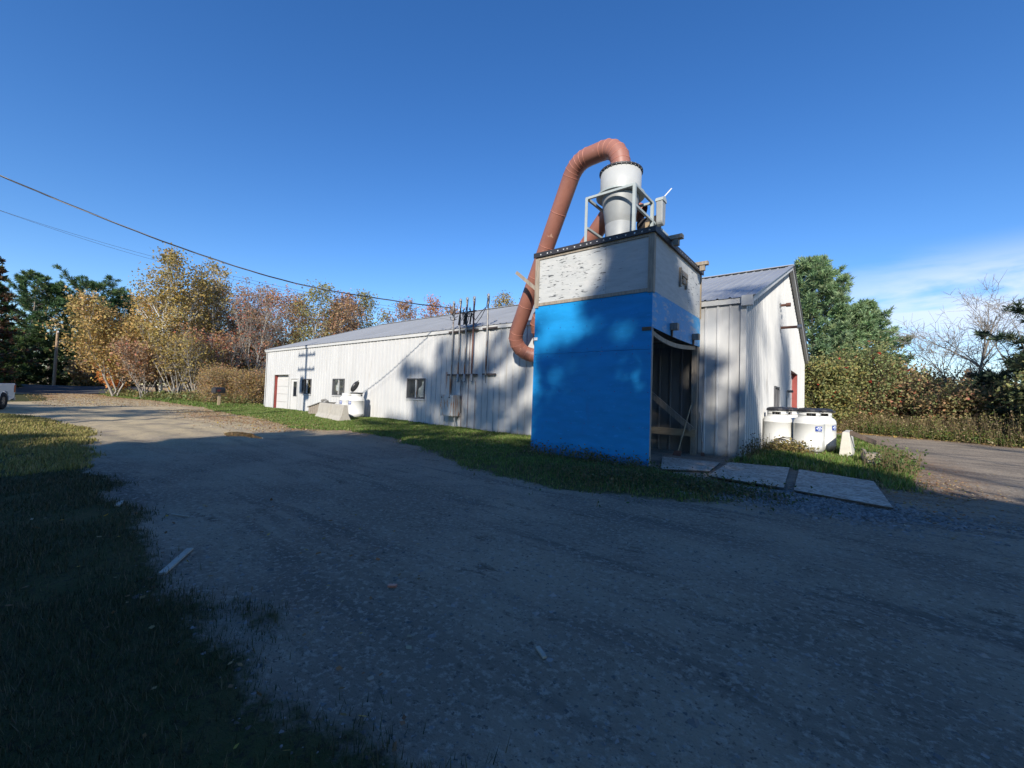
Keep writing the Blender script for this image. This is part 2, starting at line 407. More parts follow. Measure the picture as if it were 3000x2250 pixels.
def axis(lo, a, b, hi, st, g=1.16):
    xs = list(np.arange(a, b+1e-6, st)); s = st
    while xs[-1] < hi: s *= g; xs.append(xs[-1]+s)
    s = st; left = [a]
    while left[-1] > lo: s *= g; left.append(left[-1]-s)
    return np.array(left[:0:-1]+xs)
gx = axis(-420, -30, 4.0, 400, 0.16); gy = axis(-300, -1.5, 16.0, 420, 0.16)
GX, GY = np.meshgrid(gx, gy)
gm = grassmask(GX, GY)
near = sstep(60, 20, np.hypot(GX, GY))
rough = (fbm(GX*0.7, GY*0.7, 11)-0.5)*0.06+(fbm(GX*2.3, GY*2.3, 17, 3)-0.5)*0.028
rut = 0.022*np.sin((GY-0.12*GX)*5.5+2.5*vnoise(GX*0.25, GY*0.25, 5))*vnoise(GX*.5, GY*.5, 8)
GZ = tz(GX, GY)+near*(rough+rut*(gm < 0))+np.where(gm > 0, 0.02, 0)*near
GZ = GZ-0.03*sstep(0.5, -0.5, np.abs(GX+13.4)/1.2-0.0)*sstep(1, 0, np.abs(GY-4.5)/0.9)*0
def ground_z(x, y):
    """bilinear height of the built ground"""
    x = np.atleast_1d(np.asarray(x, float)); y = np.atleast_1d(np.asarray(y, float))
    i = np.clip(np.searchsorted(gx, x)-1, 0, len(gx)-2); j = np.clip(np.searchsorted(gy, y)-1, 0, len(gy)-2)
    u = (x-gx[i])/(gx[i+1]-gx[i]); v = (y-gy[j])/(gy[j+1]-gy[j])
    return (GZ[j, i]*(1-u)+GZ[j, i+1]*u)*(1-v)+(GZ[j+1, i]*(1-u)+GZ[j+1, i+1]*u)*v

def ground_material():
    m = bpy.data.materials.new('ground_soil'); m.use_nodes = True
    t = m.node_tree; n = t.nodes; l = t.links.new; b = n['Principled BSDF']
    b.inputs['Roughness'].default_value = 0.95; b.inputs['Specular IOR Level'].default_value = 0.15
    tcn = n.new('ShaderNodeTexCoord')
    def noise(sc, det=6, ro=0.6, st=(1, 1, 1), rot=0):
        mpn = n.new('ShaderNodeMapping'); mpn.inputs['Scale'].default_value = st; mpn.inputs['Rotation'].default_value = (0, 0, rot)
        l(tcn.outputs['Object'], mpn.inputs['Vector'])
        x = n.new('ShaderNodeTexNoise'); x.inputs['Scale'].default_value = sc; x.inputs['Detail'].default_value = det; x.inputs['Roughness'].default_value = ro
        l(mpn.outputs['Vector'], x.inputs['Vector']); return x.outputs['Fac']
    def rng(v, a, bb):
        x = n.new('ShaderNodeMapRange'); x.interpolation_type = 'SMOOTHSTEP'; x.inputs['From Min'].default_value = a; x.inputs['From Max'].default_value = bb
        l(v, x.inputs['Value']); return x.outputs['Result']
    def mixc(f, A, B):
        x = n.new('ShaderNodeMix'); x.data_type = 'RGBA'
        l(f, x.inputs['Factor'])
        for s, v in (('A', A), ('B', B)):
            if isinstance(v, tuple): x.inputs[s].default_value = (*v, 1)
            else: l(v, x.inputs[s])
        return x.outputs['Result']
    # packed dirt and gravel
    c = mixc(rng(noise(0.55, 7, 0.65), 0.40, 0.60), (0.335, 0.275, 0.205), (0.235, 0.195, 0.15))
    c = mixc(rng(noise(0.8, 6, 0.65, (0.35, 2.2, 1), 0.12), 0.48, 0.66), c, (0.165, 0.14, 0.115))
    c = mixc(rng(noise(2.6, 6, 0.72, (0.6, 1.4, 1), 0.1), 0.56, 0.70), c, (0.13, 0.105, 0.082))
    c = mixc(rng(noise(1.7, 6, 0.7), 0.60, 0.74), c, (0.36, 0.29, 0.21))
    c = mixc(rng(noise(22, 5, 0.75), 0.50, 0.64), c, (0.40, 0.345, 0.275))
    c = mixc(rng(noise(34, 4, 0.75), 0.56, 0.67), c, (0.12, 0.10, 0.085))
    c = mixc(rng(noise(9, 5, 0.7), 0.60, 0.72), c, (0.14, 0.115, 0.09))
    asd = n.new('ShaderNodeAttribute'); asd.attribute_name = 'sunlit_tan'
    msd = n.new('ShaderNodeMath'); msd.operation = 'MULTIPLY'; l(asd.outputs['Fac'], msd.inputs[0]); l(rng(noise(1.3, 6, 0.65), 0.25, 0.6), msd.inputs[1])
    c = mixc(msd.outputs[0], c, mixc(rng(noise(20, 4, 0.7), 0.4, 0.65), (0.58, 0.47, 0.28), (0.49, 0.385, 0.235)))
    # brown leaf crumbs near the grass edges
    at = n.new('ShaderNodeAttribute'); at.attribute_name = 'litter'
    mm = n.new('ShaderNodeMath'); mm.operation = 'MULTIPLY'; l(at.outputs['Fac'], mm.inputs[0]); l(rng(noise(7, 6, 0.7), 0.36, 0.62), mm.inputs[1])
    c = mixc(mm.outputs[0], c, (0.27, 0.135, 0.06))
    # turf soil
    ag = n.new('ShaderNodeAttribute'); ag.attribute_name = 'grass'
    ad = n.new('ShaderNodeMath'); ad.operation = 'ADD'
    sb = n.new('ShaderNodeMath'); sb.operation = 'MULTIPLY_ADD'; sb.inputs[1].default_value = 0.5; sb.inputs[2].default_value = -0.25
    l(noise(11, 5, 0.7), sb.inputs[0]); l(ag.outputs['Fac'], ad.inputs[0]); l(sb.outputs[0], ad.inputs[1])
    g = mixc(rng(noise(2.5, 5), 0.35, 0.65), (0.06, 0.07, 0.024), (0.085, 0.082, 0.034))
    g = mixc(rng(noise(24, 4, 0.7), 0.5, 0.65), g, (0.045, 0.042, 0.024))
    aw = n.new('ShaderNodeAttribute'); aw.attribute_name = 'wood'
    g = mixc(aw.outputs['Fac'], g, mixc(rng(noise(3, 6, 0.7), 0.4, 0.6), (0.12, 0.075, 0.035), (0.10, 0.085, 0.03)))
    c = mixc(rng(ad.outputs[0], -0.06, 0.10), c, g)
    l(c, b.inputs['Base Color'])
    h = n.new('ShaderNodeMath'); h.operation = 'MULTIPLY_ADD'; h.inputs[1].default_value = 1.1
    l(noise(12, 6, 0.75), h.inputs[0]); l(noise(60, 3, 0.7), h.inputs[2])
    bp = n.new('ShaderNodeBump'); bp.inputs['Strength'].default_value = 0.85; bp.inputs['Distance'].default_value = 0.03
    l(h.outputs[0], bp.inputs['Height']); l(bp.outputs['Normal'], b.inputs['Normal'])
    MATS['ground_soil'] = m
ground_material()

ny_, nx_ = GX.shape
idx = np.arange(nx_*ny_).reshape(ny_, nx_)
FQ = np.stack([idx[:-1, :-1], idx[:-1, 1:], idx[1:, 1:], idx[1:, :-1]], -1).reshape(-1, 4)
fcx = (GX[:-1, :-1]+GX[1:, 1:])[..., None].ravel()/2; fcy = (GY[:-1, :-1]+GY[1:, 1:])[..., None].ravel()/2
fg = grassmask(fcx, fcy)
VALL = np.stack([GX, GY, GZ], -1).reshape(-1, 3)
lit = np.clip(sstep(-1.6, 0.1, gm)*(0.35+0.9*fbm(GX*.4, GY*.4, 23))*sstep(5, 10, GY-0.12*GX)*0.9+sstep(-40, -50, GX)*0.5, 0, 1).ravel()
lit = np.maximum(lit, (sstep(2.5, 0, np.hypot((GX+22.5)*0.35, GY-6.6))*0.8).ravel())
wood = np.maximum(sstep(-40, -48, GX)*sstep(9, 13, GY), np.maximum(sstep(32, 35, GY), sstep(-68, -72, GX))).ravel()
sunlit_tan = (sstep(-7, -17, GX+1.5*vnoise(GX*.3, GY*.3, 41))*.9).ravel()  # far drive coloured paler and tanner to stand in for sunlight
for nm, sel in (('gravel_drive', fg <= 0), ('ground', fg > 0)):
    fs = FQ[sel]; used = np.unique(fs); rm = np.full(len(VALL), -1); rm[used] = np.arange(len(used))
    o = npobj(nm, VALL[used], rm[fs], 'ground_soil', smooth=True)
    for an, arr in (('sunlit_tan', sunlit_tan), ('grass', gm.ravel()), ('litter', lit), ('wood', wood)):
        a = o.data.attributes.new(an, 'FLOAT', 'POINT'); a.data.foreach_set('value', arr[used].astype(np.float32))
    structure(o)

# public street at the end of the drive, with a pale gravel shoulder
def strip_mesh(name, x0, x1, m, dz, ys):
    V = []; n = 7
    for y in ys:
        for k in range(n):
            x = x0+(x1-x0)*k/(n-1); V.append((x, y, tz1(x, y)+dz))
    V = np.array(V); i = np.arange(len(V)).reshape(len(ys), n)
    F = np.stack([i[:-1, :-1], i[:-1, 1:], i[1:, 1:], i[1:, :-1]], -1).reshape(-1, 4)
    return structure(npobj(name, V, F, m, smooth=True))
strip_mesh('street', -66.0, -54.5, 'asphalt', 0.035, list(np.linspace(-120, 160, 57)))
strip_mesh('road_shoulder', -67.4, -66.0, 'shoulder_pale', 0.05, list(np.linspace(-120, 7, 40)))

# ------------------------------------------------------------------ world-coordinate building of things
OFF = {}
def wthing(name, label, cat, loc, group=None):
    o = thing(name, label, cat, loc, 0, group); OFF[o.name] = Vector(loc); return o
def off_of(p):
    while p is not None:
        if p.name in OFF: return OFF[p.name]
        p = p.parent
    return Vector((0, 0, 0))
def wb(mb, name, m, parent=None, bevel=0.0):
    """build MB given in world coordinates under its thing"""
    d = off_of(parent)
    if d.length: mb.v = [(x-d.x, y-d.y, z-d.z) for x, y, z in mb.v]
    return mb.build(name, m, parent, bevel=bevel)

def glass_material():
    m = bpy.data.materials.new('window_glass'); m.use_nodes = True
    t = m.node_tree; n = t.nodes; l = t.links.new; n.remove(n['Principled BSDF'])
    tr = n.new('ShaderNodeBsdfTransparent'); tr.inputs['Color'].default_value = (0.80, 0.84, 0.85, 1)
    gl = n.new('ShaderNodeBsdfGlossy'); gl.inputs['Roughness'].default_value = 0.03
    fr = n.new('ShaderNodeFresnel'); fr.inputs['IOR'].default_value = 1.5
    df = n.new('ShaderNodeBsdfDiffuse'); df.inputs['Color'].default_value = (.30, .33, .35, 1)
    m0 = n.new('ShaderNodeMixShader'); m0.inputs['Fac'].default_value = .16; l(tr.outputs['BSDF'], m0.inputs[1]); l(df.outputs['BSDF'], m0.inputs[2])
    ms = n.new('ShaderNodeMixShader'); l(fr.outputs['Fac'], ms.inputs['Fac'])
    l(m0.outputs['Shader'], ms.inputs[1]); l(gl.outputs['BSDF'], ms.inputs[2]); l(ms.outputs['Shader'], n['Material Output'].inputs['Surface'])
    MATS['window_glass'] = m
glass_material()

# ------------------------------------------------------------------ metal building
RIBP = 0.3048
def ribpts(u0, u1):
    pts = {u0, u1}
    k = math.floor(u0/RIBP)-1
    while k*RIBP < u1+RIBP:
        for d in (-.034, -.016, .016, .034):
            if u0 < k*RIBP+d < u1: pts.add(k*RIBP+d)
        k += 1
    return sorted(pts)
def riboff(u, h=0.03):
    d = abs((u/RIBP-round(u/RIBP))*RIBP)
    return h*min(1, max(0, (0.034-d)/0.018))
def sheet(u0, u1, z0, ztop, place, jit=0.0):
    """one ribbed metal sheet between u0 and u1; ztop(u) its upper edge; place(u, off, z) -> world"""
    us = ribpts(u0, u1); mb = MB()
    vs = [place(u, riboff(u)+jit, z0) for u in us]+[place(u, riboff(u)+jit, ztop(u)) for u in us]; n = len(us)
    mb.add(vs, [(i, i+1, n+i+1, n+i) for i in range(n-1)])
    return mb
building = wthing('metal_building', 'long white ribbed metal building with low grey metal roof', 'building', (-17.1, 12.09, 0))

def cut_wall(u0, u1, opens, base, top, place, extra=(), mt=lambda a, b: 'wall_white'):
    """sheets of 0.914 m from u0 to u1 with rectangular openings (a,b,z0,z1) left free"""
    br = [u1-i*0.9144-0.02 for i in range(int((u1-u0)/0.9144)+2)]
    br = sorted({u0, u1, *[b for b in br if u0 < b < u1], *extra, *[v for o in opens for v in o[:2]]})
    for i, (a, b) in enumerate(zip(br[:-1], br[1:])):
        if b-a < 1e-3: continue
        j = 0.0015*(i % 2)
        cuts = sorted([o[2:] for o in opens if o[0] <= a+1e-6 and o[1] >= b-1e-6])
        z = base
        for c0, c1 in cuts:
            if c0 > z+0.01: wb(sheet(a, b, z, lambda u, c=c0: c, place, j), 'wall_sheet', mt(a, b), building)
            z = c1
        wb(sheet(a, b, z, top, place, j), 'wall_sheet', mt(a, b), building)

GAR = (-30.71, -28.49, 0.0, 2.37)
MAN = (-28.14, -27.10, 0.0, 2.14)
WIN = [(-26.59, -25.37, 1.15, 2.09), (-22.82, -21.56, 1.15, 2.09), (-16.01, -14.73, 1.15, 2.09)]
cut_wall(WALLX0, WALLX1, [GAR, MAN]+WIN, -0.1, lambda u: EAVE, lambda u, o, z: (u, WALLY-o, z), (-6.10, -3.19), lambda a, b: 'wall_bin_shade' if -6.2 < a and b < -3.1 else 'wall_white')
GWIN = (17.62, 18.80, 1.0, 2.10); GDOOR = (23.1, 26.3, 0.0, 3.08)
def gtop(y): return EAVE+(RIDGE-EAVE)*(1-abs(y-RIDGEY)/(RIDGEY-WALLY))
cut_wall(WALLY+.002, BACKY, [GWIN, GDOOR], -0.1, gtop, lambda u, o, z: (WALLX1+o, u, z), (RIDGEY,))
# far gable and back wall
b = MB(); b.add([(WALLX0, WALLY, -.1), (WALLX0, BACKY, -.1), (WALLX0, BACKY, EAVE), (WALLX0, RIDGEY, RIDGE), (WALLX0, WALLY, EAVE)], [(0, 1, 2, 3, 4)])
wb(b, 'end_wall', 'wall_white', building)
b = MB(); b.add([(WALLX0, BACKY, -.1), (WALLX1, BACKY, -.1), (WALLX1, BACKY, EAVE), (WALLX0, BACKY, EAVE)], [(0, 1, 2, 3)])
wb(b, 'back_wall', 'wall_white', building)
# roof sheets
SL = (RIDGE-EAVE)/(RIDGEY-WALLY); sn = math.atan(SL)
def roofplace(side):
    def f(u, o, t):
        y = WALLY-0.10+t if side == 0 else BACKY+0.10-t
        z = EAVE+0.03+(t-0.10)*SL
        return (u, y-(o*math.sin(sn))*(1 if side == 0 else -1), z+o*math.cos(sn))
    return f
rx = WALLX1+0.22; i = 0
while rx > WALLX0-0.22:
    a = max(rx-0.9144, WALLX0-0.22)
    for side in (0, 1):
        wb(sheet(a, rx, 0.0, lambda u: RIDGEY-WALLY+0.10, roofplace(side), 0.002*(i % 2)), 'roof_sheet', 'roof_grey', building)
    rx = a; i += 1
b = MB(); b.bar((WALLX0-.24, RIDGEY, RIDGE+.075), (WALLX1+.24, RIDGEY, RIDGE+.075), 0.30, 0.03); wb(b, 'ridge_cap', 'roof_grey', building)
# eave trim along the front, rake trim on both gables, corner trims, end box of the eave
b = MB(); b.box(WALLX0-.05, WALLX1+.05, WALLY-.075, WALLY-.035, EAVE-.15, EAVE-.012); wb(b, 'eave_trim', 'trim_white', building)
for X in (WALLX1+.13, WALLX0-.13):
    for s in (0, 1):
        y0 = WALLY-.12 if s == 0 else BACKY+.12
        z0 = EAVE-.06-.12*SL*0
        b = MB(); b.bar((X, y0, z0-.02), (X, RIDGEY, RIDGE-.02), 0.14, 0.17); wb(b, 'rake_trim', 'trim_white', building)
        b = MB(); b.bar((X+.03, y0, z0+.085), (X+.03, RIDGEY, RIDGE+.085), 0.20, 0.02); wb(b, 'rake_flashing', 'roof_grey', building)
b = MB(); b.box(WALLX1-.09, WALLX1+.045, WALLY-.052, WALLY-.045, -.1, EAVE-.14); b.box(WALLX1+.036, WALLX1+.043, WALLY-.05, WALLY+.09, -.1, EAVE-.02); wb(b, 'corner_trim', 'trim_white', building)
b = MB(); b.box(WALLX0-.045, WALLX0+.09, WALLY-.052, WALLY-.045, -.1, EAVE-.14); wb(b, 'corner_trim', 'trim_white', building)
b = MB(); b.box(WALLX1-.06, WALLX1+.2, WALLY-.17, WALLY-.078, EAVE-.24, EAVE+.02); wb(b, 'eave_end_box', 'trim_white', building)
# base line: dark sill where the sheets meet the ground
b = MB(); b.box(WALLX0, -6.2, WALLY+.01, WALLY+.06, -.1, .13); wb(b, 'sill', 'dark_frame', building)

def opening_trim(a, bb, z0, z1, m='trim_white', w=0.05, bottom=True):
    t = MB()
    t.box(a-w, a, WALLY-.046, WALLY+.02, z0, z1+w); t.box(bb, bb+w, WALLY-.046, WALLY+.02, z0, z1+w); t.box(a, bb, WALLY-.046, WALLY+.02, z1, z1+w)
    if bottom: t.box(a-w, bb+w, WALLY-.05, WALLY+.02, z0-w, z0)
    return t
# left overhead door
a, c, z0, z1 = GAR
door = MB(); door.box(a+.002, c-.002, WALLY+.20, WALLY+.22, 0, z1-.001); dp = wb(door, 'overhead_door', 'door_white', building)
for k in range(4):
    q = MB(); q.box(a+.03, c-.03, WALLY+.17, WALLY+.199, .05+k*.52, .05+k*.52+.505); wb(q, 'door_panel', 'door_white', dp, bevel=.008)
q = MB(); q.box(a-.02, a, WALLY+.0, WALLY+.2, 0, z1); wb(q, 'door_jamb', 'red_paint', building)
q = MB(); q.box(c, c+.02, WALLY+.0, WALLY+.2, 0, z1); wb(q, 'door_jamb', 'trim_white', building)
q = MB(); q.box(a, c, WALLY+.0, WALLY+.2, z1, z1+.02); wb(q, 'door_head', 'dark_frame', building)
wb(opening_trim(a, c, 0, z1, bottom=False), 'door_trim', 'trim_white', building)
q = MB(); q.box(a-.1, c+.1, WALLY-.5, WALLY+.1, -.05, .085); wb(q, 'door_apron', 'concrete', building)
# man door
a, c, z0, z1 = MAN
dm_ = MB(); dm_.box(a+.06, c-.06, WALLY+.0, WALLY+.045, .1, z1-.06); md = wb(dm_, 'entry_door', 'door_white', building)
q = MB(); q.box(a+.36, c-.2, WALLY-.004, WALLY-.001, .98, 1.92); wb(q, 'door_window', 'glass_dark', md)
q = MB(); q.box(a+.33, a+.36, WALLY-.02, WALLY-.001, .95, 1.95); q.box(c-.2, c-.17, WALLY-.02, WALLY-.001, .95, 1.95); q.box(a+.36, c-.2, WALLY-.02, WALLY-.001, .95, .98); q.box(a+.36, c-.2, WALLY-.02, WALLY-.001, 1.92, 1.95); wb(q, 'door_window_frame', 'trim_white', md)
q = MB(); q.tube([(c-.12, WALLY-.05, 1.03), (c-.12, WALLY, 1.03)], .03, 8); wb(q, 'door_knob', 'steel_pipe', md)
q = MB(); q.box(a, a+.06, WALLY-.05, WALLY+.05, 0, z1); q.box(c-.06, c, WALLY-.05, WALLY+.05, 0, z1); q.box(a+.06, c-.06, WALLY-.05, WALLY+.05, z1-.06, z1); wb(q, 'door_frame', 'trim_white', building)
q = MB(); q.box(a, c, WALLY-.12, WALLY-.0, .02, .1); wb(q, 'door_step', 'concrete', building)
# front windows with sliding sashes
for k, (a, c, z0, z1) in enumerate(WIN):
    f = MB(); w = .055
    f.box(a, a+w, WALLY-.05, WALLY+.05, z0, z1); f.box(c-w, c, WALLY-.05, WALLY+.05, z0, z1)
    f.box(a+w, c-w, WALLY-.05, WALLY+.05, z0, z0+w); f.box(a+w, c-w, WALLY-.05, WALLY+.05, z1-w, z1)
    wf = wb(f, 'window', 'dark_frame', building)
    mid = (a+c)/2
    q = MB(); q.box(mid-.03, mid+.03, WALLY-.03, WALLY+.04, z0+w, z1-w); wb(q, 'mullion', 'meter_grey', wf)
    for (p0, p1) in ((a+w, mid-.03), (mid+.03, c-w)):
        q = MB(); q.add([(p0, WALLY+.012, z0+w), (p1, WALLY+.012, z0+w), (p1, WALLY+.012, z1-w), (p0, WALLY+.012, z1-w)], [(0, 1, 2, 3)]); wb(q, 'pane', 'window_glass', wf)
    q = MB(); q.box(a-.03, c+.03, WALLY-.055, WALLY-.03, z0-.05, z0); wb(q, 'window_sill', 'trim_white', wf)
# gable window, overhead door, lamp and vents
a, c, z0, z1 = GWIN
f = MB(); w = .06
f.box(WALLX1-.05, WALLX1+.05, a, a+w, z0, z1); f.box(WALLX1-.05, WALLX1+.05, c-w, c, z0, z1); f.box(WALLX1-.05, WALLX1+.05, a+w, c-w, z0, z0+w); f.box(WALLX1-.05, WALLX1+.05, a+w, c-w, z1-w, z1)
f.box(WALLX1-.04, WALLX1+.04, (a+c)/2-.03, (a+c)/2+.03, z0+w, z1-w)
wf = wb(f, 'window', 'dark_frame', building)
for (p0, p1) in ((a+w, (a+c)/2-.03), ((a+c)/2+.03, c-w)):
    q = MB(); q.add([(WALLX1, p0, z0+w), (WALLX1, p1, z0+w), (WALLX1, p1, z1-w), (WALLX1, p0, z1-w)], [(0, 1, 2, 3)]); wb(q, 'pane', 'window_glass', wf)
a, c, z0, z1 = GDOOR
q = MB(); q.box(WALLX1-.27, WALLX1-.25, a, c, 0, z1); dp = wb(q, 'overhead_door', 'door_white', building)
for k in range(5):
    q = MB(); q.box(WALLX1-.249, WALLX1-.22, a+.03, c-.03, .04+k*.6, .04+k*.6+.585); wb(q, 'door_panel', 'door_white', dp)
q = MB(); q.box(WALLX1-.26, WALLX1+.0, c, c+.03, 0, z1); wb(q, 'door_jamb', 'red_paint', building)
q = MB(); q.box(WALLX1-.26, WALLX1+.0, a-.03, a, 0, z1); wb(q, 'door_jamb', 'red_paint', building)
q = MB(); q.box(WALLX1-.26, WALLX1+.0, a, c, z1, z1+.03); wb(q, 'door_head', 'dark_frame', building)
for (Y, Z, Ln) in ((18.92, 5.27, .34), (18.98, 4.41, .70)):
    q = MB(); q.tube([(WALLX1-.1, Y, Z), (WALLX1+Ln, Y, Z)], .05, 12); vp = wb(q, 'vent_pipe', 'rusty_pipe', building)
    q = MB(); q.tube([(WALLX1+Ln-.13, Y, Z), (WALLX1+Ln+.02, Y, Z)], .078, 12); wb(q, 'vent_cap', 'galvanised' if Ln > .5 else 'rusty_pipe', vp)
    q = MB(); q.box(WALLX1+.032, WALLX1+.04, Y-.1, Y+.1, Z-.1, Z+.1); wb(q, 'vent_flange', 'galvanised', vp)
q = MB(); q.box(WALLX1+.03, WALLX1+.12, 21.2, 21.35, 1.75, 1.98); gl_ = wb(q, 'wall_lamp', 'meter_grey', building)
q = MB(); q.box(WALLX1+.06, WALLX1+.26, 21.18, 21.37, 1.98, 2.08); wb(q, 'lamp_hood', 'dark_frame', gl_)
q = MB(); q.tube([(WALLX1+.05, 21.27, 0), (WALLX1+.05, 21.27, 1.75)], .018, 8); wb(q, 'conduit', 'galvanised', building)

# cloth ghosts hanging behind the front windows
def ghost(x0, x1, z0, z1, label, shape):
    b = MB(); n = len(shape)
    vs = [(x0+(x1-x0)*u, WALLY+.10+.02*math.sin(9*u+5*v), z0+(z1-z0)*v) for u, v in shape]
    b.add(vs, [tuple(range(n))]); b.add([(x, y+.02, z) for x, y, z in vs], [tuple(range(n))[::-1]])
    b.add(vs+[(x, y+.02, z) for x, y, z in vs], [(i, (i+1) % n, n+(i+1) % n, n+i) for i in range(n)])
    o = b.build('ghost_decoration', 'ghost_cloth'); tag(o, label, 'decoration', 'cloth ghosts in the windows')
GH = [(0, .0), (.2, .06), (.4, .0), (.62, .05), (.8, .0), (1, .08), (.98, .55), (.86, .62), (.8, .9), (.68, 1), (.55, .95), (.46, .72), (.2, .55), (.06, .5)]
ghost(-15.36, -14.82, 1.22, 1.98, 'large white cloth ghost in the window nearest the electric meter', GH)
ghost(-22.66, -22.30, 1.40, 1.90, 'pale cloth figure in the window behind the left gas tanks', [(0, 0), (.3, .1), (.5, 0), (.8, .1), (1, 0), (.95, .6), (.75, .65), (.7, 1), (.4, 1), (.3, .7), (.05, .6)])
ghost(-25.90, -25.46, 1.22, 1.78, 'small white cloth ghost in the window next to the entry door', GH)

# ------------------------------------------------------------------ sawdust bin on stilts
BX0, BX1, BY0, BY1 = -6.13, -3.16, 8.42, 11.98
HB, HM, HT, H0 = 2.44, 3.66, 4.88, 2.90
binn = wthing('sawdust_bin', 'tall boxed plywood sawdust bin, blue below and weathered white above', 'storage bin', (-4.65, 10.2, 0))
T = .018
def ply(x0, x1, y0, y1, z0, z1, m, name='plywood_sheet'):
    q = MB(); q.box(x0, x1, y0, y1, z0, z1); return wb(q, name, m, binn)
sp = BX0+1.9
ply(BX0, BX1, BY0, BY0+T, -.05, HB-.003, 'blue_paint'); ply(BX0, BX1, BY0, BY0+T, HB+.003, HM, 'blue_paint')
ply(BX0+.03, sp-.004, BY0+.004, BY0+T, HM+.004, HT, 'ply_white'); ply(sp, BX1-.03, BY0+.004, BY0+T, HM+.004, HT, 'ply_white_smooth')
# right face above the opening (its lower edge sags), white above
b = MB(); n = 9; vs = []
for k in range(n):
    y = BY0+T+.002+(BY1-BY0-T-.002)*k/(n-1); sag = -.03*math.sin(math.pi*k/(n-1))
    for x in (BX1-T, BX1):
        vs += [(x, y, H0+sag), (x, y, HM)]
fs = []
for k in range(n-1):
    o = k*4; p = o+4
    fs += [(o, p, p+1, o+1), (o+2, o+3, p+3, p+2), (o, o+2, p+2, p), (o+1, p+1, p+3, o+3)]
fs += [(0, 1, 3, 2), (4*n-4, 4*n-2, 4*n-1, 4*n-3)]
b.add(vs, fs); wb(b, 'plywood_sheet', 'blue_worn', binn)
ply(BX1-T-.004, BX1-.004, BY0+T+.002, BY0+2.42, HM+.004, HT, 'ply_white_smooth'); ply(BX1-T-.004, BX1-.004, BY0+2.428, BY1, HM+.004, HT, 'ply_white')
ply(BX0, BX0+T, BY0+T+.002, BY1, -.05, HM, 'blue_worn'); ply(BX0, BX0+T, BY0+T+.002, BY1, HM+.004, HT, 'ply_white_smooth')
ply(BX0+T+.002, BX1-T-.002, BY1-T, BY1, H0+.02, HT, 'wood_grey', 'back_panel')
ply(BX0+T+.002, BX1-T-.002, BY0+T+.002, BY1-T-.002, H0+.13, H0+.15, 'wood_dark', 'bin_floor')
# sagging tarp-like floor board under the bin, floor joists whose ends show on the right face
b = MB(); pts = [(BX1-.08, BY0+.06+(3.3)*k/8, H0-.05-.13*math.sin(math.pi*(k/8)**.8)) for k in range(9)]
for p, q in zip(pts[:-1], pts[1:]): b.bar(p, q, .04, .10)
wb(b, 'sagging_rail', 'wood_grey', binn)
for Y in (9.61, 11.30):
    q = MB(); q.box(BX0+.05, BX1+.16, Y-.075, Y+.075, H0+.10, H0+.25); wb(q, 'joist', 'wood_grey', binn)
    q = MB(); q.box(BX1+.004, BX1+.04, Y-.03, Y+.03, H0-.04, H0+.10); wb(q, 'joist_block', 'wood_dark', binn)
# screw heads along the blue sheets
q = MB()
for z in (.12, .8, 1.55, 2.36, 2.52, 3.05, 3.58):
    for k in range(9):
        x = BX0+.06+k*(BX1-BX0-.12)/8+.02*math.sin(7*k+z*9); q.tube([(x, BY0-.004, z+.012*math.sin(5*k+z)), (x, BY0, z+.012*math.sin(5*k+z))], .011, 6)
stuff(wb(q, 'screw_heads', 'sticker_blue', binn))
# trims: corner boards, band between blue and white, cap boards, posts
for nm, box_, m in [
    ('corner_board', (BX0-.02, BX0+.10, BY0-.022, BY0-.002, HM-.06, HT-.02), 'wood_grey'),
    ('corner_board', (BX1-.10, BX1-.002, BY0-.022, BY0-.002, HM-.04, HT-.02), 'wood_grey'),
    ('corner_board', (BX1, BX1+.02, BY0-.02, BY0+.09, HM-.04, HT-.02), 'wood_grey'),
    ('band_board', (BX0+.10, BX1-.10, BY0-.018, BY0-.002, HM-.02, HM+.055), 'wood_grey'),
    ('top_board', (BX0+.10, BX1-.10, BY0-.018, BY0-.002, HT-.075, HT-.012), 'wood_grey'),
    ('edge_post', (BX1-.035, BX1+.002, BY0+T+.002, BY0+.10, -.05, H0-.01), 'wood_grey'),
    ('back_post', (BX1-.16, BX1-.02, BY1-.14, BY1-.01, -.05, H0+.0), 'wood_grey'),
    ('back_corner_board', (BX1+.002, BX1+.022, BY1-.06, BY1+.0, HM, HT-.02), 'wood_new'),
    ('cleat', (BX0-.01, BX0+.10, BY0-.02, BY0-.002, 2.79, 2.86), 'nail_white'),
    ('cleat', (BX1-.20, BX1-.0, BY0-.02, BY0-.002, 2.83, 2.90), 'wood_dark'),
    ('brace_rail', (BX0+.1, BX1-.02, BY1-.20, BY1-.16, .47, .66), 'wood_new'),
]:
    x0, x1, y0, y1, z0, z1 = box_; q = MB(); q.box(x0, x1, y0, y1, z0, z1); wb(q, nm, m, binn)
b = MB(); b.bar((BX1-.10, BY1-.24, .66), (BX0+.2, BY1-.24, 2.86), .05, .15); wb(b, 'diagonal_brace', 'wood_grey', binn)
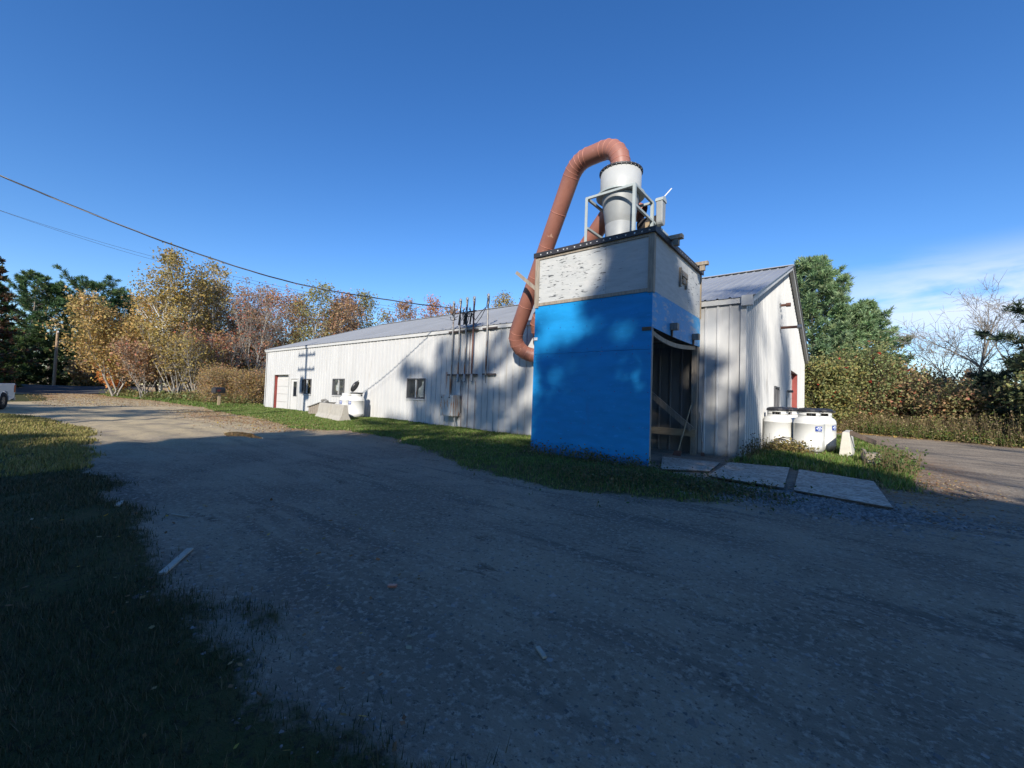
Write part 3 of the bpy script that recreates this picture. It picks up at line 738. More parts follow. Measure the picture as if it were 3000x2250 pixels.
# roof deck, black flashing with pale washers
ply(BX0-.03, BX1+.03, BY0-.03, BY1+.05, HT, HT+.02, 'wood_dark', 'roof_deck')
q = MB(); q.box(BX0-.06, BX1+.06, BY0-.06, BY0-.031, HT-.015, HT+.10); fl1 = wb(q, 'roof_flashing', 'flashing_black', binn)
q = MB(); q.box(BX1+.031, BX1+.06, BY0-.031, BY1+.05, HT-.015, HT+.10); fl2 = wb(q, 'roof_flashing', 'flashing_black', binn)
random.seed(4)
wa = MB()
x = BX0
while x < BX1:
    x += random.choice((.10, .16, .16, .2, .2)); 
    if x < BX1: wa.tube([(x, BY0-.068, HT+.035+random.uniform(-.01, .01)), (x, BY0-.06, HT+.035)], .017, 7)
wb(wa, 'washers', 'nail_white', fl1)
wa = MB(); y = BY0
while y < BY1:
    y += random.choice((.12, .16, .22))
    if y < BY1: wa.tube([(BX1+.068, y, HT+.03), (BX1+.06, y, HT+.03)], .013, 7)
wb(wa, 'washers', 'print_grey', fl2)
for Y in (9.35, 11.5):
    q = MB(); q.box(BX1-.25, BX1+.30, Y-.07, Y+.07, HT+.10, HT+.19); q.box(BX1+.10, BX1+.22, Y-.05, Y+.05, HT-.04, HT+.10); wb(q, 'roof_block', 'wood_grey', binn)
b = MB(); b.box(BX1, BX1+.05, 10.10, 10.16, 4.12, 4.58); b.box(BX1, BX1+.06, 10.16, 10.62, 4.40, 4.52); b.box(BX1, BX1+.05, 10.56, 10.62, 4.16, 4.40); b.box(BX1, BX1+.045, 10.30, 10.5, 4.25, 4.39)
wb(b, 'hatch_handle', 'wood_grey', binn)

# ------------------------------------------------------------------ cyclone separator on its frame
CX, CY = -4.53, 9.72
cyc = wthing('cyclone_separator', 'pale grey metal cyclone drum with cone, bolted on top of the bin', 'cyclone', (CX, CY, 4.9))
b = MB(); b.lathe([(.01, 7.12), (.505, 7.12), (.505, 6.55), (.50, 6.53)], 40, (CX, CY, 0)); drum = wb(b, 'drum', 'cyclone_white', cyc)
b = MB(); b.lathe([(.505, 7.10), (.538, 7.10), (.538, 7.135), (.50, 7.145), (.01, 7.15)], 40, (CX, CY, 0), smooth=False); rim = wb(b, 'rim', 'flashing_black', cyc)
b = MB()
for k in range(28):
    t = 2*math.pi*k/28; x, y = CX+.524*math.cos(t), CY+.524*math.sin(t); b.tube([(x, y, 7.085), (x, y, 7.146)], .011, 6)
wb(b, 'bolts', 'steel_pipe', rim)
b = MB(); b.lathe([(.50, 6.53), (.60, 6.53), (.60, 6.49), (.46, 6.49)], 40, (CX, CY, 0), smooth=False); wb(b, 'support_ring', 'frame_grey', cyc)
b = MB(); b.lathe([(.455, 6.50), (.455, 6.40), (.36, 5.78), (.355, 5.77), (.365, 5.76), (.24, 4.92)], 40, (CX, CY, 0)); wb(b, 'cone', 'galvanised', cyc)
fr = wthing('steel_stand', 'light grey angle-iron stand standing round the cyclone cone', 'stand', (-4.5, 9.7, 4.9))
FX0, FX1, FY0, FY1, FZ = -5.14, -3.90, 9.12, 10.24, 6.40
for (x, y) in ((FX0, FY0), (FX1, FY0), (FX0, FY1), (FX1, FY1)):
    q = MB(); q.box(x-.035, x+.035, y-.035, y-.02, 4.9, FZ); q.box(x-.035 if x < -4.5 else x+.02, x-.02 if x < -4.5 else x+.035, y-.02, y+.035, 4.9, FZ); wb(q, 'post', 'frame_grey', fr)
for nm, p, q_ in [('top_bar', (FX0-.03, FY0, FZ), (FX1+.03, FY0, FZ)), ('top_bar', (FX0-.03, FY1, FZ), (FX1+.03, FY1, FZ)), ('top_bar', (FX0, FY0+.03, FZ), (FX0, FY1-.03, FZ)), ('top_bar', (FX1, FY0+.03, FZ), (FX1, FY1-.03, FZ)),
                  ('side_bar', (FX1, FY0+.03, 5.93), (FX1, 11.4, 5.93)), ('side_bar', (FX0, FY0+.03, 5.66), (FX0, FY1-.03, 5.66)), ('low_bar', (FX1+.02, FY1, 5.25), (FX1-.5, FY1, 5.25)), ('low_bar', (FX1, FY1, 5.22), (FX1, 11.35, 5.22))]:
    b = MB(); b.bar(p, q_, .055, .055); wb(b, nm, 'frame_grey', fr)
b = MB(); b.bar((FX1, 11.35, 4.9), (FX1, 11.35, 5.93), .055, .055); wb(b, 'post', 'frame_grey', fr)
# fan drive beside the cyclone
mo = wthing('fan_motor', 'grey belt guard and fan motor bolted beside the cyclone frame', 'motor', (-3.7, 10.5, 4.9))
b = MB(); prof = [(-.13+.0, 0.2)]
pr = [(math.cos(t)*.11, math.sin(t)*.11-.22) for t in np.linspace(math.pi, 2*math.pi, 9)]+[(.13, .28)]+[(math.cos(t)*.13, math.sin(t)*.13+.28) for t in np.linspace(0, math.pi, 9)][1:]
b.prism([(10.52+u*1.0, 6.20+v) for u, v in pr], 'x', -3.86, -3.70); wb(b, 'belt_guard', 'galvanised', mo, bevel=.012)
b = MB(); b.prism([(10.52+u*1.12, 6.205+v) for u, v in pr if v > .1], 'x', -3.88, -3.68); wb(b, 'guard_cover', 'frame_grey', mo)
b = MB(); b.bar((-3.76, 10.56, 6.60), (-3.62, 10.80, 6.92), .035, .02); wb(b, 'lever', 'nail_white', mo)
b = MB(); b.tube([(-4.35, 10.62, 6.02), (-3.86, 10.62, 6.02)], .19, 16); b.tube([(-4.40, 10.62, 6.02), (-4.35, 10.62, 6.02)], .15, 16); wb(b, 'motor_body', 'flashing_black', mo)
b = MB(); b.tube([(-3.86, 10.62, 6.02), (-3.80, 10.58, 6.05)], .04, 10); wb(b, 'drive_shaft', 'rusty_pipe', mo)
b = MB(); b.box(-4.45, -3.8, 10.36, 10.88, 5.72, 5.80); b.box(-4.42, -4.36, 10.4, 10.84, 4.9, 5.72); b.box(-3.98, -3.92, 10.7, 10.84, 4.9, 5.72); wb(b, 'motor_base', 'frame_grey', mo)
b = MB(); b.lathe([(.01, -.12), (.42, -.12), (.42, .12), (.01, .12)], 28, (0, 0, 0), smooth=False)
M = Matrix.Translation((-4.3, 11.15, 5.62)) @ Matrix.Rotation(rad(90), 4, 'X')
b.v = [tuple(M @ Vector(p)) for p in b.v]; wb(b, 'fan_housing', 'flashing_black', mo)
b = MB(); b.box(-4.1, -3.97, 10.30, 10.42, 5.80, 5.96); b.box(-4.02, -3.96, 10.30, 10.5, 5.50, 5.58); wb(b, 'mount_bracket', 'wood_new', mo)

# ------------------------------------------------------------------ dust ducts
def rounded(pts, radii, n=5):
    pts = [Vector(p) for p in pts]; out = [pts[0]]; marks = []
    for i in range(1, len(pts)-1):
        a = (pts[i-1]-pts[i]).normalized(); c = (pts[i+1]-pts[i]).normalized(); r = radii[i-1]
        ang = a.angle(c); t = r/math.tan(ang/2); t = min(t, (pts[i-1]-pts[i]).length*.98, (pts[i+1]-pts[i]).length*.98); r = t*math.tan(ang/2)
        p0 = pts[i]+a*t; ctr = pts[i]+(a+c).normalized()*(r/math.sin(ang/2))
        e0 = p0-ctr; e1 = pts[i]+c*t-ctr; tot = e0.angle(e1); axis_ = e0.cross(e1).normalized()
        for k in range(n+1):
            out.append(ctr+Matrix.Rotation(tot*k/n, 3, axis_) @ e0); marks.append(len(out)-1)
    out.append(pts[-1]); return out, marks
def duct(name, label, pts, radii, r, extra):
    path, marks = rounded(pts, radii)
    t = wthing(name, label, 'duct', tuple(path[0]), 'red dust ducts')
    # gored elbows: every bend ring is a facet of its own, with a seam bead
    tmp = MB(); tmp.tube(path, r, 28, cap=False); b = MB()
    for i in range(len(path)-1): b.add(tmp.v[i*28:(i+2)*28], [(k, (k+1) % 28, 28+(k+1) % 28, 28+k) for k in range(28)], True)
    wb(b, 'duct_pipe', 'duct_red', t)
    ds = []
    for i in marks: ds.append((path[i], (path[min(i+1, len(path)-1)]-path[i-1]).normalized()))
    for f0, f1, nseg in extra:
        A, B = path[f0], path[f1]
        for k in range(1, nseg): ds.append((A.lerp(B, k/nseg), (B-A).normalized()))
    for P, d in ds:
        q = MB(); q.tube([P-d*.009, P-d*.006, P+d*.006, P+d*.009], [r-.004, r+.007, r+.007, r-.004], 28, cap=False); wb(q, 'seam', 'duct_seam', t)
    return t, path
D1, path1 = duct('dust_duct', 'large rust red duct arching from the wall over into the cyclone top', [(-8.30, 12.14, 2.80), (-9.42, 11.48, 3.00), (-5.98, 9.95, 8.02), (-4.60, 9.73, 7.92), (-4.53, 9.72, 7.14)], [.62, .72, .58], .245, [(6, 7, 5)])
D2, path2 = duct('dust_duct', 'second rust red duct passing behind the bin and cyclone cone', [(-7.60, 12.14, 3.30), (-8.98, 11.72, 3.40), (-5.02, 10.48, 6.80), (-4.3, 10.6, 6.35)], [.55, .5], .235, [(6, 7, 4)])
b = MB(); b.bar((-8.25, 10.25, 5.33), (-6.14, 10.25, 3.62), .05, .10); o = b.build('duct_bracket', 'wood_grey'); tag(o, 'slanting weathered plank bracing the big duct against the bin side', 'plank')
b = MB(); b.bar((-8.2, 11.45, 5.02), (-6.12, 11.45, 4.85), .05, .10); o = b.build('duct_bracket', 'wood_dark'); tag(o, 'dark level plank behind the big duct beside the bin', 'plank')

# ------------------------------------------------------------------ electrical service on the front wall
CYY = 11.93
names = ['leftmost conduit mast, running down into the rusty meter box', 'second conduit mast from the left above the meter box', 'third conduit mast from the left, rust streaked', 'fourth conduit mast, dark rusted, right end of the cluster', 'lone bright steel conduit mast right of the cluster']
for i, (X, zt_, zb) in enumerate([(-12.90, 5.24, 1.30), (-12.50, 5.30, 1.98), (-12.12, 5.31, 1.98), (-11.72, 5.30, 1.98), (-10.96, 5.31, 2.2)]):
    t = wthing('conduit_mast', names[i], 'conduit', (X, CYY, zb), 'conduit masts on the front wall')
    q = MB(); q.tube([(X, CYY, zb), (X, CYY, zt_-.1)], .035, 12); wb(q, 'pipe', 'rusty_pipe' if i == 3 else 'steel_pipe', t)
    q = MB(); q.tube([(X, CYY, zt_-.14), (X, CYY, zt_-.02), (X+.03, CYY-.03, zt_+.02), (X+.09, CYY-.08, zt_-.01), (X+.11, CYY-.1, zt_-.08)], [.05, .055, .055, .045, .03], 10); wb(q, 'weatherhead', 'galvanised', t)
    for k in range(2):
        q = MB(); s = .03*(k-.5)
        q.tube([(X+.11+s, CYY-.1, zt_-.06), (X+.17+s, CYY-.13, zt_-.16), (X+.16+s, CYY-.13, zt_-.34), (X+.07+s, CYY-.1, zt_-.52)], .012, 6); wb(q, 'drip_loop', 'cable_black', t)
    if 0 < i < 4:
        q = MB(); q.tube([(X, CYY, zb+.26), (X, CYY, zb+.22), (X, CYY, zb+.02), (X+.04, CYY-.02, zb-.05)], [.036, .055, .055, .04], 10); wb(q, 'fitting', 'galvanised', t)
    elif i == 4:
        q = MB(); q.tube([(X, CYY, zb), (X, CYY, zb-.2), (X+.02, CYY, zb-.32)], .012, 6); wb(q, 'cable_tail', 'cable_black', t)
for lab, x0, x1, z in [('upper dark rail strapping the four masts above the roof edge', -13.08, -11.62, 4.78), ('dark rail holding the four masts just under the eave', -13.2, -11.5, 4.03), ('rusty rail across the feet of the four masts', -13.18, -11.5, 2.22), ('short dark rail behind the lone mast under the eave', -11.25, -10.5, 4.03), ('short rail at the foot of the lone mast', -11.18, -10.52, 2.23)]:
    q = MB(); y1 = WALLY-.04 if z < 4.5 else CYY+.05
    q.box(x0, x1, CYY+.036, y1, z-.03, z+.03); q.box(x0, x1, CYY+.03, CYY+.036, z-.035, z-.02); o = wb(q, 'mounting_rail', 'rail_dark'); tag(o, lab, 'rail', 'rails of the electrical service')
mt = wthing('meter_box', 'grey electric meter cabinet streaked with rust on the front wall', 'meter box', (-12.8, 11.8, .5))
q = MB(); q.box(-13.16, -12.42, 11.62, WALLY-.035, .52, 1.38); wb(q, 'cabinet', 'meter_grey', mt, bevel=.01)
q = MB(); q.box(-13.12, -12.47, 11.60, 11.62, 1.06, 1.34); wb(q, 'upper_door', 'meter_grey', mt)
q = MB(); q.box(-13.12, -12.47, 11.60, 11.62, .56, 1.04); wb(q, 'lower_door', 'meter_grey', mt)
for x in (-13.05, -12.6):
    q = MB(); q.box(x-.03, x+.03, 11.585, 11.60, 1.25, 1.3); wb(q, 'latch', 'slot_black', mt)
q = MB(); q.tube([(-12.50, 11.8, .52), (-12.47, 11.83, .3), (-12.52, 11.88, .1), (-12.52, 11.9, -.05)], .035, 8); wb(q, 'conduit', 'galvanised', mt)
q = MB(); q.tube([(-12.33, 11.97, 2.0), (-12.36, 11.97, 1.3), (-12.30, 11.97, .7), (-12.42, 11.9, .42)], .012, 6); wb(q, 'loose_cable', 'cable_black', mt)
# rust stains as thin scale on the sheets (own shape, not shading)
for (x0, x1, z0, z1) in ((-13.13, -13.0, 1.40, 2.2), (-12.98, -12.95, 1.4, 2.05), (-13.33, -13.28, 1.65, 2.35)):
    q = MB(); q.add([(x0, WALLY-.034, z1), (x1, WALLY-.034, z1), (x1-.02, WALLY-.034, z0), (x0+.02, WALLY-.034, z0)], [(0, 1, 2, 3)]); wb(q, 'rust_stain', 'rust_streak', building)
for (x, z0, z1) in ((-13.02, 1.4, 4.0), (-12.36, 0.0, 1.95), (-12.0, 0.0, 4.0), (-11.6, 0.0, 1.95)):
    q = MB(); q.box(x-.008, x+.008, WALLY-.042, WALLY-.03, z0, z1); wb(q, 'rust_stain', 'rusty_pipe', building)
# tangle of tap cables
random.seed(9)
tg = wthing('service_tap', 'tangle of black tap cables and pale insulators between the masts', 'cables', (-12.2, 11.8, 4.3))
for k in range(16):
    x0 = random.uniform(-12.85, -11.7); x1 = x0+random.uniform(-.4, .5)
    z0 = random.uniform(4.45, 5.1); z1 = random.uniform(4.3, 4.95)
    q = MB(); q.tube([(x0, 11.84, z0), ((2*x0+x1)/3, 11.76, min(z0, z1)-random.uniform(.05, .22)), ((x0+2*x1)/3, 11.78, min(z0, z1)-random.uniform(0, .2)), (x1, 11.85, z1)], .014, 6); wb(q, 'cable', 'cable_black', tg)
for x in (-12.5, -12.2, -12.12, -11.85):
    q = MB(); q.tube([(x, 11.86, 4.25), (x+.05, 11.84, 4.45), (x+.1, 11.82, 4.68)], .032, 8); wb(q, 'splice', 'cable_black', tg)
for x, z in ((-12.45, 4.86), (-12.17, 4.90), (-11.85, 4.86), (-12.05, 4.75)):
    q = MB(); q.lathe([(.01, -.05), (.035, -.05), (.05, -.02), (.035, 0), (.05, .025), (.03, .05), (.01, .05)], 10, (x, 11.82, z)); wb(q, 'insulator', 'insulator', tg)
for k, (s, z) in enumerate(((4.7, 4.36), (4.62, 4.15))):
    q = MB(); q.tube([(-11.75, 11.84, s), (-11.5, 11.8, z), (-11.2, 11.82, z+.32), (-10.98, 11.86, 4.85), (-10.9, 11.84, 5.2)], .014, 6); wb(q, 'cable', 'cable_black', tg)

# overhead lines: pole just left of the picture, spans to the masts
PX, PY = -19.2, -1.1
def sag(a, b, s, n=28):
    a = Vector(a); b = Vector(b); return [a.lerp(b, k/n)-Vector((0, 0, s*4*(k/n)*(1-k/n))) for k in range(n+1)]
cable = [(-19.02, -.72, 7.48)]+[(-18.76, -.17, 7.13), (-17.07, 3.36, 5.92), (-15.54, 6.58, 5.20), (-14.04, 9.71, 5.02), (-13.0, 11.85, 5.02)]
def smoothpath(P, n=8):
    P = [Vector(p) for p in P]; o = []
    for i in range(len(P)-1):
        p0, p1, p2, p3 = P[max(i-1, 0)], P[i], P[i+1], P[min(i+2, len(P)-1)]
        for k in range(n):
            t = k/n; o.append(0.5*((2*p1)+(p2-p0)*t+(2*p0-5*p1+4*p2-p3)*t*t+(3*p1-p0-3*p2+p3)*t**3))
    return o+[P[-1]]
sp_ = smoothpath(cable, 14)
sc_ = thing('service_cable', 'thick twisted black service cable swooping down to the masts', 'cable', (0, 0, 0))
for k in range(3):
    pts = []
    for i, p in enumerate(sp_):
        t = i*0.55+k*2*math.pi/3; pts.append(p+Vector((math.cos(t)*.012, math.cos(t)*.006, math.sin(t)*.014)))
    q = MB(); q.tube(pts, .011, 6); wb(q, 'strand', 'cable_alu' if k == 0 else 'cable_black', sc_)
for lab, P in (('thin black telephone wire, upper one below the service cable', [(-19.1, -.9, 6.55), (-18.74, -.1, 6.14), (-17.36, 2.9, 5.47), (-15.54, 6.58, 4.97), (-13.6, 10.6, 4.72), (-12.95, 11.9, 4.62)]),
               ('thin black telephone wire, lower one below the service cable', [(-19.1, -.9, 6.50), (-18.74, -.1, 6.13), (-17.36, 2.8, 5.38), (-15.54, 6.58, 4.86), (-13.6, 10.6, 4.60), (-13.05, 11.9, 4.52)])):
    q = MB(); q.tube(smoothpath(P, 12), .0042, 5); o = wb(q, 'telephone_wire', 'cable_black'); tag(o, lab, 'wire', 'telephone wires')
def utility_pole(loc, h, label, transformers, arms):
    t = wthing('utility_pole', label, 'utility pole', loc)
    x, y, z = loc
    q = MB(); q.tube([(x, y, z-.2), (x, y, z+h*.5), (x, y, z+h)], [.15, .13, .10], 14); wb(q, 'pole_shaft', 'pole_wood', t)
    for zz in arms:
        q = MB(); q.box(x-1.1, x+1.1, y-.05, y+.05, z+zz-.05, z+zz+.05); ar = wb(q, 'crossarm', 'wood_grey', t)
        for s in (-1, -.5, .5, 1):
            q = MB(); q.lathe([(.01, 0), (.03, 0), (.06, .05), (.03, .09), (.05, .12), (.02, .16)], 10, (x+s, y, z+zz+.05)); wb(q, 'insulator', 'insulator', ar)
    for (dx, dy, zz) in transformers:
        q = MB(); q.lathe([(.01, 0), (.24, 0), (.25, .03), (.25, .75), (.2, .82), (.01, .86)], 20, (x+dx, y+dy, z+zz)); tr = wb(q, 'transformer', 'galvanised', t)
        for s in (-.1, .1):
            q = MB(); q.lathe([(.02, 0), (.04, .03), (.02, .06), (.04, .1), (.015, .2)], 8, (x+dx+s, y+dy, z+zz+.84)); wb(q, 'bushing', 'insulator', tr)
    return t
utility_pole((PX, PY, 0), 13.0, 'wooden utility pole with transformers standing left of the picture', [(-.42, -.1, 9.3), (.40, -.1, 8.9)], [10.6, 11.5])
utility_pole((-68.2, 4.15, tz1(-68.2, 4.15)), 6.1, 'bare wooden utility pole across the street before the evergreens', [], [5.8])
q = MB(); q.tube(sag((-68.2, 4.1, 6.6), (-67, -26, 6.8), .4), .012, 5); o = wb(q, 'street_wire', 'cable_black'); tag(o, 'thin wire running left from the far utility pole', 'wire')

# ------------------------------------------------------------------ propane tanks
def tank_material():
    m = bpy.data.materials.new('tank_paint'); m.use_nodes = True
    t = m.node_tree; n = t.nodes; l = t.links.new; b = n['Principled BSDF']; b.inputs['Roughness'].default_value = .38
    tcn = n.new('ShaderNodeTexCoord'); sx = n.new('ShaderNodeSeparateXYZ'); l(tcn.outputs['Object'], sx.inputs[0])
    oi = n.new('ShaderNodeObjectInfo'); ad = n.new('ShaderNodeVectorMath'); ad.operation = 'ADD'
    cm = n.new('ShaderNodeCombineXYZ'); mu = n.new('ShaderNodeMath'); mu.operation = 'MULTIPLY'; mu.inputs[1].default_value = 30
    l(oi.outputs['Random'], mu.inputs[0]); l(mu.outputs[0], cm.inputs[0]); l(tcn.outputs['Object'], ad.inputs[0]); l(cm.outputs[0], ad.inputs[1])
    mp_ = n.new('ShaderNodeMapping'); mp_.inputs['Scale'].default_value = (7, 7, 1.6); l(ad.outputs[0], mp_.inputs['Vector'])
    no = n.new('ShaderNodeTexNoise'); no.inputs['Scale'].default_value = 1.5; no.inputs['Detail'].default_value = 7; no.inputs['Roughness'].default_value = .68; l(mp_.outputs['Vector'], no.inputs['Vector'])
    # green-black algae clinging to the lower part, thinning out upwards
    a = n.new('ShaderNodeMath'); a.operation = 'MULTIPLY_ADD'; a.inputs[1].default_value = -.55; l(sx.outputs['Z'], a.inputs[0]); l(no.outputs['Fac'], a.inputs[2])
    r = n.new('ShaderNodeMapRange'); r.interpolation_type = 'SMOOTHSTEP'; r.inputs['From Min'].default_value = .27; r.inputs['From Max'].default_value = .56; r.inputs['To Max'].default_value = .75; l(a.outputs[0], r.inputs['Value'])
    mx = n.new('ShaderNodeMix'); mx.data_type = 'RGBA'; mx.inputs['A'].default_value = (.63, .63, .60, 1); mx.inputs['B'].default_value = (.20, .20, .15, 1); l(r.outputs['Result'], mx.inputs['Factor'])
    l(mx.outputs['Result'], b.inputs['Base Color']); MATS['tank_paint'] = m
tank_material()
def tank(loc, label, group, rz, sticker=None, lid='closed', clean=False, sc=1.0):
    t = thing('propane_tank', label, 'gas tank', loc, 0, group)
    R = .385; m = 'tank_white' if clean else 'tank_paint'
    pr = [(.01, .06), (.20, .06), (.30, .085), (.355, .13), (.378, .20), (R, .24), (R, .27), (R-.006, .275), (R-.006, .88), (R, .885), (R, .905), (R-.006, .91), (.372, .97), (.34, 1.03), (.28, 1.07), (.20, 1.10), (.01, 1.11)]
    q = MB(); q.lathe([(r, z*sc) for r, z in pr], 40); body = q.build('tank_body', m, t)
    q = MB(); q.lathe([(.27, 0), (.27, .10*sc), (.24, .10*sc), (.24, 0)], 28); q.build('foot_ring', m, t)
    q = MB(); zc0 = 1.04*sc
    # collar with two hand slots left open
    for a0, a1, za, zb in ((0, 360, 0, .075), (0, 360, .155, .2), (25, 155, .075, .155), (205, 335, .075, .155)):
        n = 30; vs = []
        for k in range(n+1):
            tt = rad(a0+(a1-a0)*k/n+rz)
            for rr in (.265, .272):
                for zz in (za, zb): vs.append((rr*math.cos(tt), rr*math.sin(tt), zc0+zz))
        fs = []
        for k in range(n):
            o = k*4; p = o+4
            fs += [(o, p, p+1, o+1), (o+2, o+3, p+3, p+2), (o+1, p+1, p+3, o+3), (o, o+2, p+2, p)]
        q.add(vs, fs, True)
    q.build('collar', m, t)
    q = MB(); q.tube([(.0, 0, 1.1*sc), (0, 0, 1.2*sc)], .05, 10); q.tube([(-.12, 0, 1.19*sc), (.12, 0, 1.19*sc)], .02, 8); q.build('valve', 'steel_pipe', t)
    def dome(zb, flip=0):
        return [(.30, zb), (.30, zb+.04), (.285, zb+.07), (.24, zb+.10), (.12, zb+.115), (.01, zb+.12)]
    q = MB(); q.lathe(dome(1.235*sc), 18, smooth=False)
    if lid == 'open':
        q = MB(); q.lathe([(.30, 0), (.30, .03), (.29, .05), (.01, .06)], 18, smooth=False)
        M = Matrix.Translation((0, 0, 1.235*sc)); q.v = [tuple(M @ Vector(p)) for p in q.v]; q.build('lid_base', 'tank_lid', t)
        q = MB(); q.lathe(dome(0), 18, smooth=False); q.lathe([(.30, 0), (.27, .03), (.01, .06)], 18, smooth=False)
        q.tube([(.28, -.03, .04), (.345, -.03, .03), (.345, .03, .03), (.28, .03, .04)], .012, 6)
        M = Matrix.Translation((-.20, -.12, 1.30*sc)) @ Matrix.Rotation(rad(38), 4, 'Z') @ Matrix.Rotation(rad(-62), 4, 'Y') @ Matrix.Translation((.30, 0, 0)); q.v = [tuple(M @ Vector(p)) for p in q.v]; q.build('lid', 'tank_lid', t)
    elif lid == 'closed':
        for k in (-1, 1):
            q.box(.30, .335, k*.12-.03, k*.12+.03, 1.235*sc-.02, 1.235*sc+.05, Matrix.Rotation(rad(rz+80), 4, 'Z'))
        q.build('lid', 'tank_lid', t)
    if sticker is not None:
        ang, zc, w, h = sticker
        def patch(name, m_, polys, dr, parent):
            q = MB()
            for poly in polys:
                ctr = (sum(p[0] for p in poly)/len(poly), sum(p[1] for p in poly)/len(poly))
                vs = [((R+dr)*math.cos(rad(ang)+u*w/R), (R+dr)*math.sin(rad(ang)+u*w/R), zc+v*h) for u, v in poly]
                q.add(vs, [tuple(range(len(vs)))])
            return q.build(name, m_, parent)
        def grid(u0, u1, v0, v1, n=6):
            return [[(u0+(u1-u0)*k/n, v0), (u0+(u1-u0)*(k+1)/n, v0), (u0+(u1-u0)*(k+1)/n, v1), (u0+(u1-u0)*k/n, v1)] for k in range(n)]
        st = patch('sticker', 'sticker_blue', grid(-.5, .5, -.46, .46)+grid(-.46, .46, .46, .5)+grid(-.46, .46, -.5, -.46), .002, t)
        def arc(cx, cy, rx0, ry0, rx1, ry1, a0, a1, n=10):
            o = []
            for k in range(n):
                t0 = rad(a0+(a1-a0)*k/n); t1 = rad(a0+(a1-a0)*(k+1)/n)
                o.append([(cx+rx0*math.cos(t0), cy+ry0*math.sin(t0)), (cx+rx1*math.cos(t0), cy+ry1*math.sin(t0)), (cx+rx1*math.cos(t1), cy+ry1*math.sin(t1)), (cx+rx0*math.cos(t1), cy+ry0*math.sin(t1))])
            return o
        marks = [g for i, g in enumerate(arc(.05, -.12, .34, .26, .46, .50, 22, 160, 15)) if i % 4 != 3]   # arched lettering block, too small to read
        marks += arc(.07, -.08, .22, .26, .27, .31, 200, 340)+grid(-.28, -.10, -.10, 0, 2)+grid(-.05, .03, -.14, -.04, 1)+grid(.1, .2, -.14, -.04, 1)+grid(.26, .34, -.1, .02, 1)+grid(.05, .09, -.34, .10, 1)+grid(-.0, .14, .06, .10, 1)
        patch('emblem', 'sticker_white', marks, .0035, st)
        patch('print', 'print_grey', grid(-.58, -.52, -.66, -.58, 1)+grid(-.44, -.12, -.66, -.59, 3)+grid(-.02, .2, -.66, -.60, 2)+grid(.28, .5, -.67, -.61, 2), .002, st)
    return t
gR = 'gas tanks beside the gable wall'
tank((-1.70, 15.15, tz1(-1.7, 15.1)), 'stained white gas tank with black lid, closest to the gable wall', gR, -90)
tank((-.90, 15.0, 0), 'stained white gas tank with blue sticker, nearest the concrete barrier', gR, -75, (-50, .76, .19, .14))
tank((-1.50, 15.98, 0), 'gas tank half hidden behind the pair, on the wall side', gR, -90)
tank((-.66, 15.86, 0), 'gas tank peeking out behind the one with the blue sticker', gR, -70, (-28, .78, .19, .14))
gL = 'gas tanks beside the front wall'
tank((-18.9, 11.25, tz1(-18.9, 11.2)-.02), 'clean white gas tank with black hood flipped open by the front wall', gL, 40, (-84, .78, .19, .15), 'open', True)
tank((-19.82, 11.30, tz1(-19.8, 11.2)-.02), 'clean white gas tank without a hood by the front wall', gL, 40, (-84, .78, .19, .15), 'none', True)

# ------------------------------------------------------------------ concrete barriers, hut, boards and clutter
def jersey(a, b, w0, w1, h, name, m, label, steps=True):
    a = Vector((*a, 0)); b = Vector((*b, 0)); d = (b-a); ln = d.length; d.normalize(); s = Vector((-d.y, d.x, 0))
    prof = [(-w0/2, 0), (-w0/2, .06), (-w0*.30, .26), (-w1/2, h), (w1/2, h), (w0*.30, .26), (w0/2, .06), (w0/2, 0)] if steps else [(-w0/2, 0), (-w1/2, h), (w1/2, h), (w0/2, 0)]
    q = MB(); n = len(prof)
    vs = [s*u+Vector((0, 0, v)) for u, v in prof]+[d*ln+s*u+Vector((0, 0, v)) for u, v in prof]
    q.add(vs, [tuple(range(n)), tuple(range(n, 2*n))[::-1]]+[(i, n+i, n+(i+1) % n, (i+1) % n) for i in range(n)])
    o = q.build(name, m, None, (a.x, a.y, tz1(a.x, a.y)-.03), bevel=.012); return tag(o, label, 'barrier')
jersey((-20.75, 10.42), (-19.0, 10.12), .56, .17, .74, 'concrete_barrier', 'concrete', 'left concrete barrier block in front of the gas tanks')
jersey((-18.92, 10.10), (-17.35, 9.82), .56, .17, .74, 'concrete_barrier', 'concrete', 'right concrete barrier block in front of the gas tanks')
jersey((-.06, 14.78), (.02, 16.6), .31, .15, .74, 'concrete_barrier', 'concrete_pale', 'pale concrete barrier seen end-on beside the stained gas tanks', False)
b = MB(); b.bar((.04, 14.95, .70), (.62, 16.2, .40), .03, .13); o = b.build('leaning_board', 'wood_dark'); tag(o, 'thin brown board resting against the top of the pale barrier', 'board')
b = MB(); b.bar((.42, 14.8, .03), (.62, 14.9, .05), .05, .12); b.v = [(x, y, z) for x, y, z in b.v]
hut = wthing('wood_box', 'low weathered wooden box with slanted lid left of the barriers', 'box', (-22.2, 11.1, .08))
b = MB(); b.prism([(-22.75, .05), (-21.55, .05), (-21.55, .72), (-22.75, .46)], 'y', 10.75, 11.55); wb(b, 'box_body', 'wood_grey', hut)
b = MB(); b.prism([(-22.83, .455), (-21.47, .75), (-21.47, .79), (-22.83, .495)], 'y', 10.68, 11.6); wb(b, 'box_lid', 'tarp_grey', hut)
for k in range(5):
    q = MB(); q.box(-22.72+k*.235, -22.72+k*.235+.215, 10.725, 10.745, .07, .47+k*.05); wb(q, 'slat', 'wood_grey', hut)
